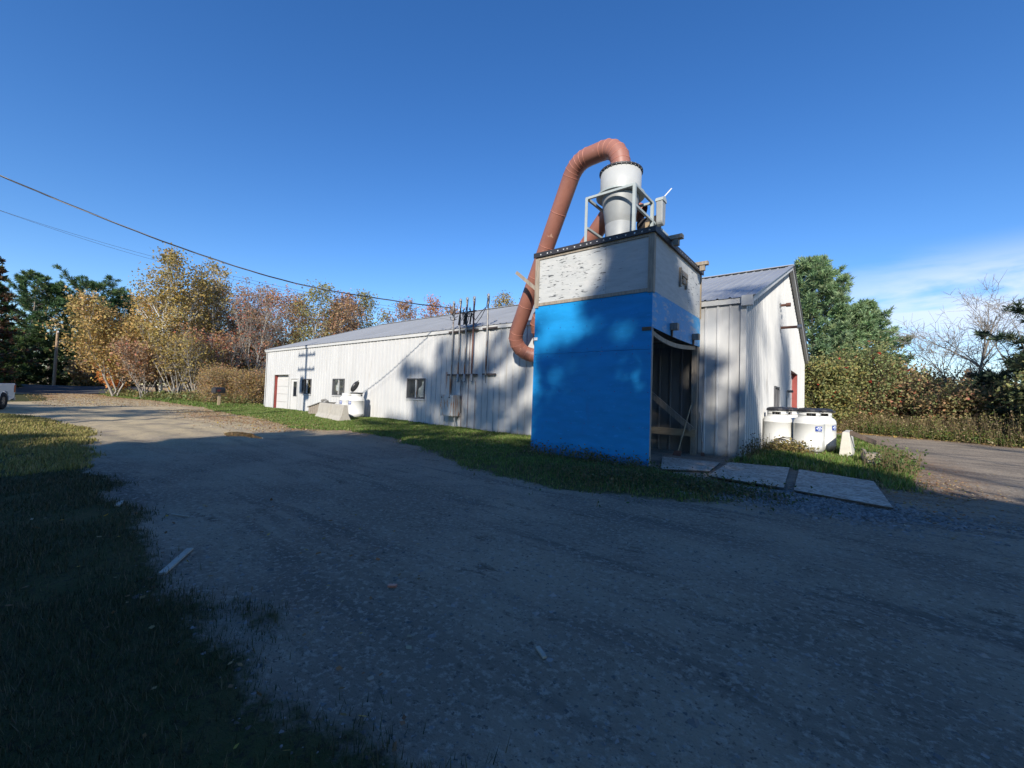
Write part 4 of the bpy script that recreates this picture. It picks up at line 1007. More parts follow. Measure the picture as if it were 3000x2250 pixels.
b = MB(); b.tube([(-21.75, 10.95, .86), (-21.5, 11.0, .90), (-21.2, 10.98, .82)], .07, 8); o = b.build('rolled_tarp', 'tarp_grey'); tag(o, 'crumpled dark tarp bundle lying on the wooden box', 'tarp')
# timber cribbing near the pale barrier
for i, (x, y, z, sx, sy, sz, r, lab) in enumerate([(.30, 14.2, .16, .05, .5, .34, .1, 'thin upright timber beside the crib blocks'), (.44, 13.35, .09, .26, .5, .18, .15, 'bottom timber block under the crib pile'), (.46, 13.4, .25, .30, .5, .13, .05, 'top timber block on the crib pile'), (.66, 13.0, .06, .2, .55, .12, .3, 'front low timber block of the crib pile'), (.62, 13.25, .19, .5, .09, .06, -.5, 'slanting short plank on the crib blocks')]):
    q = MB(); q.box(-sx/2, sx/2, -sy/2, sy/2, -sz/2, sz/2); o = q.build('timber_block', 'wood_grey', None, (x, y, z+tz1(x, y)), bevel=.006); o.rotation_euler = (0, .04*i if i == 4 else 0, r); tag(o, lab, 'timber', 'timber blocks by the pale barrier')
# OSB walkway sheets
for lab, P in (('pale plywood walkway sheet at the mouth of the blue bin', [(-3.5, 10.2), (-2.24, 10.33), (-2.10, 8.80), (-2.86, 8.28)]),
               ('middle flake-board walkway sheet lying on the gravel', [(-2.10, 10.55), (-.98, 10.80), (-.80, 8.00), (-1.98, 8.22)]),
               ('right flake-board walkway sheet lying on the gravel', [(-.80, 10.66), (.36, 10.12), (.47, 7.58), (-.66, 7.92)])):
    n = len(P); z0 = .03; z1 = .05
    t = wthing('walkway_board', lab, 'board', (P[0][0], P[0][1], 0), 'boards laid as a walkway')
    q = MB(); vs = [(x, y, z1) for x, y in P]; q.add(vs, [(3, 2, 1, 0)]); wb(q, 'board_face', 'osb', t)
    q = MB(); vs = [(x, y, z0) for x, y in P]+[(x, y, z1-.001) for x, y in P]; q.add(vs, [(0, 1, 2, 3)]+[(i, (i+1) % n, n+(i+1) % n, n+i) for i in range(n)]); wb(q, 'board_core', 'osb_edge', t)
for lab, a, c, bl in (('shovel leaning inside the bin opening', (-3.42, 11.15, .12), (-3.26, 11.62, 1.3), True), ('long-handled tool leaning on the wall right of the bin post', (-3.0, 11.85, .06), (-3.13, 12.03, 1.12), False)):
    t = wthing('shovel', lab, 'shovel', a)
    q = MB(); q.tube([a, c], .018, 8); wb(q, 'handle', 'wood_new' if bl else 'steel_pipe', t)
    A = Vector(a); d = (A-Vector(c)).normalized(); s = Vector((1, 0, 0)); q = MB()
    w = .11 if bl else .05; hh = .30 if bl else .16
    P = [A-s*w*.8, A+s*w*.8, A+s*w+d*hh*.6, A+d*hh, A-s*w+d*hh*.6]; u = Vector((0, -.02, .01))
    q.add(P+[p+u for p in P], [(0, 1, 2, 3, 4), (9, 8, 7, 6, 5)]+[(i, (i+1) % 5, 5+(i+1) % 5, 5+i) for i in range(5)]); wb(q, 'blade', 'rusty_pipe', t)
# black hose coiled at the stained tank, milk-crate sized debris
q = MB(); random.seed(3)
for k in range(5):
    cx, cz = -1.62+.05*k, .24+.02*k; rr = .14+.015*k
    q.tube([(cx+rr*math.cos(a)*1.3, 14.66+.03*math.sin(3*a+k), cz+rr*.75*math.sin(a)) for a in np.linspace(0, 2*math.pi, 17)], .012, 5, cap=False)
o = q.build('coiled_hose', 'hose'); tag(o, 'dark coil of hose hung against the stained gas tank', 'hose')

# ------------------------------------------------------------------ scrap on the ground
def scrap(lab, a, c, w, h, m='wood_scrap', cat='scrap'):
    z = ground_z(a[0], a[1])[0]; z2 = ground_z(c[0], c[1])[0]
    b = MB(); b.bar((a[0], a[1], z+h/2+.004), (c[0], c[1], z2+h/2+.008), w, h); o = b.build('wood_scrap', m); tag(o, lab, cat, 'wood scraps on the drive')
scrap('long pale wood strip lying at the edge of the dark lawn', (-3.72, .80), (-4.14, 1.06), .045, .014)
scrap('short pale wood offcut at the far lawn edge', (-6.42, .97), (-6.06, .89), .05, .015)
scrap('thin twig-like sliver on the gravel beyond the long strip', (-5.46, 1.22), (-5.22, 1.31), .012, .01)
scrap('small pale wood chip in the dark foreground gravel', (-1.28, 1.88), (-1.20, 1.83), .022, .012)
scrap('reddish flat chip in the middle of the gravel', (-2.46, 1.77), (-2.41, 1.80), .03, .012, 'duct_seam')
# thin muddy puddle in the drive
pm = mat('puddle_water', (0.05, 0.045, 0.035), 0.03, spec=.7)
n = 40; vs = [(-13.55+1.05*math.cos(t)*(1+.25*math.sin(3*t)), 4.5+.42*math.sin(t)*(1+.3*math.cos(2*t+1)), 0) for t in np.linspace(0, 2*math.pi, n, endpoint=False)]
zz = float(np.median(ground_z([v[0] for v in vs], [v[1] for v in vs])))+.006
q = MB(); q.add([(x, y, zz) for x, y, _ in vs], [tuple(range(n))]); o = q.build('puddle', 'puddle_water'); structure(o)

# ------------------------------------------------------------------ mailbox, house, truck
mb_ = wthing('mailbox', 'large black mailbox on a short wooden post by the drive', 'mailbox', (-33.0, 9.55, tz1(-33, 9.55)))
z = tz1(-33, 9.55)
q = MB(); q.box(-33.07, -32.93, 9.48, 9.62, z-.1, z+.90); wb(q, 'post', 'wood_new', mb_)
q = MB(); q.box(-33.05, -32.95, 9.15, 9.62, z+.86, z+.92); wb(q, 'arm', 'wood_new', mb_)
q = MB(); pr = [(-.16, 0), (.16, 0), (.16, .22)]+[(.16*math.cos(t), .22+.16*math.sin(t)) for t in np.linspace(0, math.pi, 9)][1:-1]+[(-.16, .22)]
M = Matrix.Translation((-33.0, 9.5, z+.95)) @ Matrix.Rotation(rad(32), 4, 'Z')
q.prism(pr, 'y', -.42, .42); q.v = [tuple(M @ Vector(p)) for p in q.v]; bx_ = wb(q, 'box', 'mailbox_black', mb_)
q = MB(); q.box(.162, .168, -.28, .0, .16, .21, M); q.box(.162, .168, -.30, -.05, .10, .13, M); wb(q, 'red_flag', 'red_print', bx_)

hs = wthing('house', 'small white house with grey shingle roof glimpsed left of the metal building', 'house', (-50, 19.5, .5))
q = MB(); q.box(-54, -44, 17.6, 24, .2, 2.72); wb(q, 'wall', 'house_white', hs)
q = MB(); q.prism([(16.9, 2.70), (24.7, 2.70), (20.8, 5.0)], 'x', -54.6, -43.4); wb(q, 'roof', 'shingle_grey', hs)
q = MB(); q.box(-54.6, -43.4, 16.84, 16.9, 2.52, 2.84); wb(q, 'fascia', 'trim_white', hs)
for x in (-49.8, -46.6):
    q = MB(); q.box(x-.45, x+.45, 17.55, 17.6, 1.1, 2.25); w_ = wb(q, 'window', 'trim_white', hs)
    q = MB(); q.box(x-.36, x+.36, 17.53, 17.549, 1.19, 2.16); wb(q, 'pane', 'glass_dark', w_)

tk = thing('pickup_truck', 'white pickup truck cut off by the left picture edge', 'truck', (-30.3, .34, tz1(-30.3, .34)), math.atan2(-.31, .95))
# local: x forward, rear axle at x=0, left side at y=0 (outer face), body extends to y=-1.95
def arch(cx, r, n=9): return [(cx+r*math.cos(t), .40+r*math.sin(t)) for t in np.linspace(math.pi, 0, n)]
side = [(-1.02, .52)]+arch(0, .47)[:1]+arch(0, .47)[1:]+[(1.05, .45), (1.05, 1.20), (-1.0, 1.22), (-1.06, .95)]
for y0, y1 in ((-.06, 0), (-1.95, -1.89)):
    q = MB(); q.prism(side, 'y', y0, y1); q.build('bed_side', 'truck_white', tk, bevel=.012)
q = MB(); q.box(-1.05, -.99, -1.9, -.05, .56, 1.20); tg_ = q.build('tailgate', 'truck_white', tk, bevel=.012)
q = MB(); q.box(-1.065, -1.05, -1.05, -.9, .98, 1.04); q.build('tailgate_handle', 'truck_black', tg_)
q = MB(); q.box(-.99, 1.05, -1.89, -.06, .62, .68); q.build('bed_floor', 'truck_black', tk)
q = MB(); q.box(-1.2, -1.0, -1.95, 0, .40, .56); q.build('rear_bumper', 'alloy', tk, bevel=.02)
for y in (0, -1.95):
    q = MB(); q.box(-1.075, -.90, y-.10 if y == 0 else y-.006, y+.006 if y == 0 else y+.10, .78, 1.14); q.build('tail_light', 'tail_light', tk, bevel=.01)
cab = [(1.07, .45), (2.9, .45)]+arch(3.5, .47)+[(4.55, .45), (4.6, .95), (4.45, 1.08), (3.35, 1.2), (2.75, 1.78), (1.5, 1.84), (1.07, 1.25)]
q = MB(); q.prism(cab, 'y', -1.93, -.02); q.build('cab', 'truck_white', tk, bevel=.03)
q = MB()
for y0, y1 in ((-.02, -.012), (-1.938, -1.93)):
    q.prism([(1.3, 1.24), (3.15, 1.24), (2.70, 1.70), (1.55, 1.74)], 'y', y0, y1)
q.build('side_window', 'glass_dark', tk)
q = MB(); q.box(1.04, 1.062, -1.7, -.25, 1.30, 1.70); q.build('rear_window', 'glass_dark', tk)
q = MB(); q.box(1.5, 1.66, -.02, .0, 1.05, 1.09); q.build('door_handle', 'truck_black', tk)
for x in (0, 3.5):
    for y in (-.13, -1.82):
        q = MB(); q.lathe([(.20, -.12), (.36, -.13), (.40, -.10), (.40, .10), (.36, .13), (.20, .12)], 28); M = Matrix.Translation((x, y, .40)) @ Matrix.Rotation(rad(-90), 4, 'X'); q.v = [tuple(M @ Vector(p)) for p in q.v]
        wh = q.build('wheel', 'tyre', tk)
        q = MB(); q.lathe([(.01, .09), (.06, .10), (.07, .08), (.18, .075), (.235, .115), (.24, .09), (.24, -.1), (.01, -.1)], 20); 
        for k in range(6):
            t = k*math.pi/3; q.box(.05, .22, -.03, .03, .07, .11, Matrix.Rotation(t, 4, 'Z'))
        M2 = M if y > -1 else Matrix.Translation((x, y, .40)) @ Matrix.Rotation(rad(90), 4, 'X'); q.v = [tuple(M2 @ Vector(p)) for p in q.v]; q.build('rim', 'alloy', wh)

# ------------------------------------------------------------------ vegetation
def unit(v): return v/np.maximum(np.linalg.norm(v, axis=-1, keepdims=True), 1e-9)
def seg_tubes(S, k):
    """S (n,8): p0 p1 r0 r1 -> open prisms with k sides"""
    S = np.asarray(S, float).reshape(-1, 8); p0, p1, r0, r1 = S[:, :3], S[:, 3:6], S[:, 6], S[:, 7]
    d = unit(p1-p0); a = np.where(np.abs(d[:, 2:3]) < .9, np.array([[0, 0, 1.]]), np.array([[1., 0, 0]]))
    u = unit(np.cross(d, a)); w = np.cross(d, u)
    t = np.arange(k)*2*np.pi/k
    ring = u[:, None, :]*np.cos(t)[None, :, None]+w[:, None, :]*np.sin(t)[None, :, None]
    V = np.stack([p0[:, None]+ring*r0[:, None, None], p1[:, None]+ring*r1[:, None, None]], 1).reshape(-1, 3)
    b = (np.arange(len(S))*2*k)[:, None]; i = np.arange(k)[None]; j = (i+1) % k
    F = np.stack([b+i, b+j, b+k+j, b+k+i], -1).reshape(-1, 4)
    return V, F
def wood_mesh(S, parent, name, m, rt=.03):
    S = np.asarray(S); th = np.maximum(S[:, 6], S[:, 7]) > rt
    V1, F1 = seg_tubes(S[th], 7) if th.any() else (np.zeros((0, 3)), np.zeros((0, 4), int))
    V2, F2 = seg_tubes(S[~th], 3) if (~th).any() else (np.zeros((0, 3)), np.zeros((0, 4), int))
    return npobj(name, np.vstack([V1, V2]), np.vstack([F1, F2+len(V1)]), m, parent=parent, smooth=True)
def randdir(rng, n):
    return unit(rng.normal(size=(n, 3)))
def leaf_quads(rng, C, size, col, flat=0.0, asp=.62):
    """diamond leaves/leaf clumps at centres C"""
    n = len(C); a = randdir(rng, n); b = unit(np.cross(a, randdir(rng, n)))
    if flat: a[:, 2] *= (1-flat); b[:, 2] *= (1-flat); a = unit(a); b = unit(b)
    s = (size*rng.uniform(.6, 1.35, n))[:, None]
    V = np.stack([C-a*s*.5, C+b*s*.5*asp-a*s*.08, C+a*s*.5, C-b*s*.5*asp-a*s*.08], 1)
    F = np.arange(4*n).reshape(n, 4)
    return V.reshape(-1, 3), F, np.repeat(col, 4, 0)
def pick(rng, pal, n, cluster=None):
    w = np.array([p[0] for p in pal]); w = w/w.sum(); C = np.array([p[1] for p in pal])
    i = rng.choice(len(pal), n, p=w); c = C[i]*rng.uniform(.7, 1.3, (n, 1))*rng.uniform(.92, 1.08, (n, 3))
    return c
def chain(rng, p, d, L, r, n, wob, up, segs, taper=.75):
    """wobbling chain of n segments; returns points, dirs, radii"""
    p = np.array(p, float); d = np.array(d, float); P = [p]; D = [d]; R = [r]
    for i in range(n):
        d = d+rng.normal(size=3)*wob; d[2] += up; d = d/np.linalg.norm(d)
        q = p+d*L/n; r1 = max(r*(1-taper*(i+1)/n), .006)
        segs.append((*p, *q, R[-1], r1)); p = q; P.append(p); D.append(d); R.append(r1)
    return P, D, R
def broadleaf(rng, H, r0, base, spread, nb, stems=1, lean=0., ang=(35, 68), sub=2.3, twig=3, wob=.10, fan=.0, top=.95):
    segs = []; tips = []
    for s in range(stems):
        a0 = rng.uniform(0, 2*np.pi)
        d = np.array([math.cos(a0)*(fan+lean), math.sin(a0)*(fan+lean), 1.0]); d /= np.linalg.norm(d)
        h = H*(1 if s == 0 else rng.uniform(.72, 1.0)); r = r0*(1 if s == 0 else rng.uniform(.6, .95))
        o = np.array([rng.normal()*.18, rng.normal()*.18, -.15]) if stems > 1 else np.array([0, 0, -.15])
        P, D, R = chain(rng, o, d, h*top, r, 9, .045, .012, segs, .86)
        P = np.array(P)
        m = max(3, int(nb*(1 if stems == 1 else .62)))
        for k in range(m):
            t = base+(1-base)*(k+rng.uniform(0, .9))/m; t = min(t, .99)
            f = t*9; i = min(int(f), 8); p = P[i]+(P[i+1]-P[i])*(f-i); rr = R[i]*.62
            az = k*2.4+rng.uniform(-.5, .5)+s; e = rad(ang[0]+(ang[1]-ang[0])*t+rng.uniform(-10, 10))
            env = math.sin(math.pi*min(1, (t-base)/(1-base)*.78+.22))**.7
            L_ = spread*env*rng.uniform(.65, 1.15)+.3
            dd = np.array([math.cos(az)*math.cos(e), math.sin(az)*math.cos(e), math.sin(e)])
            Q, E, RR = chain(rng, p, dd, L_, max(min(rr, .02+.02*L_), .012), 5, wob, .05, segs, .8); Q = np.array(Q)
            for j in range(int(L_*sub)+2):
                t2 = rng.uniform(.22, 1); f2 = t2*5; i2 = min(int(f2), 4); p2 = Q[i2]+(Q[i2+1]-Q[i2])*(f2-i2)
                d2 = unit(E[i2]*.9+rng.normal(size=3)*.65+np.array([0, 0, .15])); L2 = L_*.42*(1.15-t2*.6)*rng.uniform(.6, 1.2)+.15
                Q2, E2, _ = chain(rng, p2, d2, L2, max(RR[i2]*.5, .009), 3, wob*1.3, .05, segs, .7)
                tips += [Q2[2], Q2[3]]
                for l in range(twig):
                    i3 = rng.integers(1, 4); d3 = unit(E2[i3]+rng.normal(size=3)*.7); L3 = L2*rng.uniform(.3, .6)+.08
                    q = Q2[i3]+d3*L3; segs.append((*Q2[i3], *q, .009, .005)); tips.append(q)
        tips.append(P[-1])
    return np.array(segs), np.array(tips)
def tree(name, label, loc, H, seed, pal, bark='bark_grey', r0=None, base=.25, spread=None, nb=16, leaves=8, lsize=.26, sig=.28, keep=1.0, group=None, cat='tree', zmin=0.0, flat=0., fruit=None, **kw):
    rng = np.random.default_rng(seed); r0 = r0 or H*.012; spread = spread or H*.24
    t = thing(name, label, cat, (loc[0], loc[1], tz1(*loc)), 0, group)
    S, T_ = broadleaf(rng, H, r0, base, spread, nb, **kw)
    wood_mesh(S, t, 'trunk', bark)
    if leaves and keep > 0:
        T_ = T_[rng.uniform(size=len(T_)) < keep]
        if zmin: T_ = T_[T_[:, 2] > zmin]
        n = rng.poisson(leaves, len(T_)); C = np.repeat(T_, n, 0)+rng.normal(size=(n.sum(), 3))*sig*np.array([1, 1, .8])
        # colour drifts over the crown in patches
        cl = np.repeat(pick(rng, pal, len(T_)), n, 0); c2 = pick(rng, pal, len(C)); c = cl*.6+c2*.4
        V, F, c = leaf_quads(rng, C, lsize, c, flat)
        npobj('crown', V, F, 'leaf', c, t)
        if fruit:
            k = fruit; C = T_[rng.integers(0, len(T_), k)]+rng.normal(size=(k, 3))*.2
            V, F, c = leaf_quads(rng, C, .16, np.tile([[.40, .05, .03]], (k, 1)), 0, 1.0); npobj('fruit', V, F, 'leaf', c, t)
    return t
def tufts(rng, P, D, l, w, m, pal, spreadang=.75):
    n = len(P); P = np.repeat(P, m, 0); D = np.repeat(D, m, 0)
    d = unit(D+rng.normal(size=P.shape)*spreadang+np.array([0, 0, .18])); s = unit(np.cross(d, randdir(rng, len(P))))
    ll = (l*rng.uniform(.65, 1.25, len(P)))[:, None]; ww = w*rng.uniform(.7, 1.3, len(P))[:, None]
    A = P-d*ll*.15
    V = np.stack([A-s*ww*.25+d*ll*.1, A+d*ll*.55+s*ww*.5, A+d*ll, A+d*ll*.55-s*ww*.5], 1).reshape(-1, 3)
    c = np.repeat(pick(rng, pal, n), m, 0)*rng.uniform(.85, 1.15, (len(P), 1))
    return V, np.arange(len(V)).reshape(-1, 4), np.repeat(c, 4, 0)
PINE = [(3, (0.078, 0.147, 0.061)), (2, (0.121, 0.199, 0.069)), (1.2, (0.061, 0.113, 0.061)), (.6, (0.190, 0.224, 0.086))]
HEML = [(3, (0.041, 0.074, 0.030)), (2, (0.068, 0.115, 0.034)), (1, (0.121, 0.162, 0.047))]
def conifer(name, label, loc, H, seed, pal=PINE, base=.2, spread=None, whorl=.55, per=5, droop=.0, tl=.40, tw=.05, tm=11, dens=3.2, top=1.0, bark='bark_grey', r0=None, irregular=.35, group=None, shape='pine', lean=0., gap=0.):
    rng = np.random.default_rng(seed); spread = spread or H*.22; r0 = r0 or H*.014
    t = thing(name, label, 'tree', (loc[0], loc[1], tz1(*loc)), 0, group); segs = []
    P, D, R = chain(rng, (0, 0, -.2), (lean, 0, 1), H+.2, r0, 10, .012, .01, segs, .93); P = np.array(P)
    TP = []; TD = []
    z = base*H
    while z < H*.985:
        f = z/H; t_ = (f-base)/(1-base)
        if shape == 'pine': env = (math.sin(math.pi*(.18+.80*t_))**.8)*(1-.35*t_)
        elif shape == 'flat': env = (.55+.45*t_)*(1-.9*max(0, t_-.82)/.18)
        else: env = (1-t_)**.85+.04
        i = min(int(f*10), 9); p = P[i]+(P[i+1]-P[i])*(f*10-i); rr = R[i]*.4
        az0 = rng.uniform(0, 6.28)
        for k in range(per):
            if rng.uniform() < gap: continue
            az = az0+k*2*math.pi/per+rng.uniform(-.35, .35); L_ = spread*env*(1+rng.uniform(-irregular, irregular))
            if L_ < .15: L_ = .15
            e = (.18+.55*t_-droop)+rng.uniform(-.12, .12)
            d = np.array([math.cos(az)*math.cos(e), math.sin(az)*math.cos(e), math.sin(e)])
            Q, E, RR = chain(rng, p+np.array([0, 0, rng.uniform(-.2, .2)]), d, L_, max(min(rr, .012+.012*L_), .008), 4, .07, .04 if droop <= 0 else -.02, segs, .8); Q = np.array(Q); E = np.array(E)
            n = int(L_*dens)+2
            tt = rng.uniform(.28, 1.0, n)**.8; fi = tt*4; ii = np.minimum(fi.astype(int), 3)
            c = Q[ii]+(Q[ii+1]-Q[ii])*(fi-ii)[:, None]
            side = unit(np.cross(E[ii], np.array([[0, 0, 1.]])))*rng.choice([-1, 1], n)[:, None]
            dd = unit(E[ii]*.8+side*rng.uniform(.2, 1, n)[:, None]+rng.normal(size=(n, 3))*.18); ln = (L_*.30*(1.2-tt)+.12)*rng.uniform(.5, 1.2, n)
            e2 = c+dd*ln[:, None]
            for a_, b_ in zip(c, e2): segs.append((*a_, *b_, .008, .004))
            for s_ in (.45, 1.0):
                TP.append(c+dd*(ln*s_)[:, None]); TD.append(dd)
            TP.append(Q[-1:]); TD.append(E[-1:])
        z += whorl*rng.uniform(.75, 1.25)*(1-.35*t_)
    TP.append(P[-1:]); TD.append(np.array([[0, 0, 1.]]))
    wood_mesh(np.array(segs), t, 'trunk', bark)
    V, F, c = tufts(rng, np.vstack(TP), np.vstack(TD), tl, tw, tm, pal); npobj('crown', V, F, 'needle', c, t)
    return t

# palettes (base colours)
OLIVE = [(3, (0.383, 0.278, 0.087)), (2, (0.282, 0.245, 0.084)), (1.4, (0.510, 0.349, 0.102)), (1, (0.243, 0.194, 0.089))]
YELLOW = [(3, (0.750, 0.485, 0.190)), (2, (0.635, 0.427, 0.180)), (1.6, (0.750, 0.455, 0.190)), (1, (0.439, 0.343, 0.155))]
ORANGE = [(3, (0.572, 0.223, 0.067)), (2, (0.615, 0.306, 0.079)), (1, (0.449, 0.137, 0.060))]
BROWN = [(3, (0.366, 0.228, 0.130)), (2, (0.472, 0.295, 0.146)), (1.4, (0.260, 0.182, 0.112)), (.6, (0.550, 0.205, 0.136))]
RED = [(2, (0.420, 0.155, 0.095)), (2, (0.397, 0.241, 0.121)), (1.5, (0.324, 0.239, 0.120)), (.8, (0.492, 0.132, 0.084))]
DKRED = [(3, (0.156, 0.078, 0.046)), (2, (0.221, 0.117, 0.046)), (1, (0.091, 0.078, 0.039))]
LIME = [(3, (0.323, 0.290, 0.094)), (2, (0.239, 0.239, 0.091)), (1, (0.424, 0.325, 0.096))]
GREENB = [(3, (0.227, 0.272, 0.102)), (2, (0.313, 0.303, 0.123)), (1.4, (0.151, 0.206, 0.083)), (.7, (0.460, 0.325, 0.143))]
WEED = [(3, (0.189, 0.189, 0.058)), (2, (0.275, 0.217, 0.102)), (1.5, (0.131, 0.160, 0.043)), (1, (0.334, 0.232, 0.116))]

gE = 'evergreens across the street'
conifer('spruce_tree', 'dark reddish brown tree cut by the left picture edge', (-60.2, -1.5), 13.0, 11, DKRED+HEML, .06, 3.6, .5, 6, .05, .42, .14, 6, 3.2, shape='cone', group=gE)
conifer('white_pine', 'tall white pine with bare lower trunk, left of the far utility pole', (-76, 2.4), 13.2, 12, PINE, .38, 3.6, .7, 5, 0, .52, .065, 11, 3.2, shape='pine', group=gE)
conifer('white_pine', 'shorter white pine right behind the bare-trunked one', (-78, 4.3), 12.3, 13, PINE, .30, 3.3, .7, 5, 0, .52, .065, 11, 3.2, group=gE)
conifer('white_pine', 'flat-topped white pine above the orange maple', (-76, 7.2), 12.8, 14, PINE, .35, 3.9, .7, 5, 0, .52, .065, 11, 3.2, shape='flat', group=gE)
conifer('white_pine', 'rounded pine top at the right of the evergreens', (-79, 10.4), 13.2, 15, PINE, .3, 3.6, .7, 5, 0, .52, .065, 11, 3.2, group=gE)
hem = ['low dark hemlock at the far left behind the truck', 'dark hemlock behind the pickup tail', 'dark hemlock left of the far utility pole', 'dark hemlock right behind the far utility pole', 'dark hemlock at the left foot of the orange maple', 'dark hemlock filling the gap under the flat-topped pine']
for k, (x, y, h) in enumerate([(-71.5, -.6, 6.0), (-71, 1.2, 5.2), (-72.5, 3.0, 6.4), (-86, 6.4, 8.0), (-73, 6.6, 6.6), (-75, 8.6, 7.6)]):
    conifer('hemlock', hem[k], (x, y), h, 30+k, HEML, .03, 2.3, .38, 6, .22, .42, .06, 11, 3.8, shape='cone', group='hemlocks along the street')
gB = 'autumn trees beside the drive'
tree('maple_tree', 'orange and yellow maple at the drive mouth', (-50.6, 7.0), 8.6, 21, YELLOW+OLIVE+OLIVE, 'bark_pale', .10, .16, 2.9, 20, leaves=8, lsize=.21, sig=.36, stems=4, fan=.36, group=gB)
tree('maple_sapling', 'small bright orange maple at the street corner', (-53.4, 6.9), 3.4, 22, ORANGE, 'bark_grey', .04, .12, 1.5, 12, leaves=9, lsize=.22, sig=.25, group=gB)
tree('maple_tree', 'golden leafy tree behind the orange maple', (-53.0, 10.2), 10.0, 23, YELLOW+OLIVE, 'bark_grey', .12, .22, 2.6, 18, leaves=7, lsize=.22, sig=.36, stems=2, fan=.2, group=gB)
tree('birch_tree', 'tallest birch with pale trunk and thin olive foliage', (-47.3, 9.3), 13.6, 24, OLIVE, 'bark_birch', .15, .25, 2.5, 28, leaves=7, lsize=.21, sig=.36, keep=.9, ang=(40, 72), group=gB)
tree('birch_tree', 'slim birch leaning beside the tallest birch', (-48.4, 10.3), 12.4, 25, OLIVE, 'bark_birch', .12, .3, 2.1, 24, leaves=6, lsize=.21, sig=.34, keep=.85, lean=.08, ang=(40, 72), group=gB)
tree('birch_tree', 'white-limbed birch with sparse leaves right of the tallest birch', (-48.6, 12.9), 13.4, 26, OLIVE, 'bark_birch', .15, .35, 2.4, 20, leaves=5, lsize=.21, sig=.32, keep=.75, ang=(38, 70), group=gB)
for k, (x, y, h, pal, lf, kp, lab) in enumerate([(-45.2, 9.9, 6.4, OLIVE, 4, .55, 'fan of bare grey alder stems below the birches'), (-44.4, 10.9, 5.6, OLIVE, 4, .5, 'second fan of alder stems beside the mailbox side of the birches'), (-47.0, 8.2, 5.2, BROWN, 5, .7, 'brown leafy alder clump at the foot of the birches'), (-46, 12.2, 7.0, RED, 4, .5, 'reddish thicket stems between birch and bare trees')]):
    tree('alder_clump', lab, (x, y), h, 40+k, pal, 'bark_pale', .06, .3, 1.4, 10, leaves=lf, lsize=.18, sig=.30, keep=kp, stems=10, fan=.42, ang=(45, 75), cat='shrub', group='alder clumps')
for k, (x, y, h, pal, kp, lf, st, lab) in enumerate([(-50, 15.6, 13.6, RED, .22, 4, 4, 'tall bare grey tree with many upright stems'), (-47.0, 16.6, 10.6, RED, .3, 4, 4, 'bare pale tree leaning over the small house'), (-49.6, 19.4, 12.2, RED, .5, 4, 3, 'bare reddish tree left of the metal building corner'), (-52.5, 13.6, 12.0, BROWN, .35, 4, 3, 'bare thin tree behind the white-limbed birch'), (-54, 18.0, 12.5, BROWN, .3, 4, 3, 'far bare tree behind the small house')]):
    tree('bare_tree', lab, (x, y), h, 50+k, pal, 'bark_pale', .11, .25, 2.4, 20, leaves=lf*.7, lsize=.19, sig=.28, keep=kp, stems=st, fan=.16, ang=(50, 78), sub=2.6, twig=4, group='bare trees behind the building')
gK = 'trees seen over the metal roof'
for k, (x, y, h, pal, kp, lf, nm, lab) in enumerate([(-46.9, 22.0, 13.2, LIME, .8, 6, 'poplar_tree', 'yellow green poplar over the left end of the roof'), (-45.5, 24.6, 11.8, BROWN, .7, 6, 'oak_tree', 'brown oak right of the poplar over the roof'), (-48, 27.2, 12.8, BROWN, .9, 7, 'oak_tree', 'brown and orange oak over the roof middle'), (-48.7, 31.3, 14.2, LIME, .9, 6, 'poplar_tree', 'pale yellow poplar rising over the roof middle'), (-47.2, 34.2, 13.8, BROWN, .9, 7, 'oak_tree', 'grey brown oak over the roof beside the red maple'), (-46.2, 37.4, 14.6, ORANGE+RED, .8, 7, 'maple_tree', 'red orange maple over the roof left of the masts'), (-44.8, 39.4, 13.6, BROWN, .9, 7, 'oak_tree', 'russet oak low over the roof by the masts'), (-38.2, 43.4, 16.0, OLIVE, .9, 8, 'oak_tree', 'olive oak over the roof between mast and duct'), (-35.6, 43.0, 13.4, OLIVE, .9, 7, 'oak_tree', 'small olive oak just left of the big duct'), (-9.0, 46.0, 14.2, RED, .8, 6, 'maple_tree', 'red maple tip over the near roof ridge'), (-50, 25.0, 11.0, RED, .6, 6, 'maple_tree', 'dull red maple behind the poplar')]):
    tree(nm, lab, (x, y), h, 70+k, pal, 'bark_pale' if nm == 'poplar_tree' else 'bark_grey', .13, .2, 3.1, 22, leaves=lf*.8, lsize=.23, sig=.36, keep=kp, group=gK)
for k, (x, y, h, w, lab) in enumerate([(-38.0, 11.2, 2.2, 1.5, 'brown leafless hedge bush behind the mailbox'), (-36.4, 12.8, 2.2, 1.5, 'brown hedge bush against the building corner'), (-40.5, 12.0, 2.5, 1.5, 'tall brown bush left of the hedge')]):
    tree('hedge_bush', lab, (x, y), h, 90+k, BROWN+OLIVE, 'bark_grey', .025, .08, w*.8, 14, leaves=6, lsize=.09, sig=.24, stems=14, fan=.45, ang=(30, 70), cat='shrub', sub=3, group='hedge bushes')
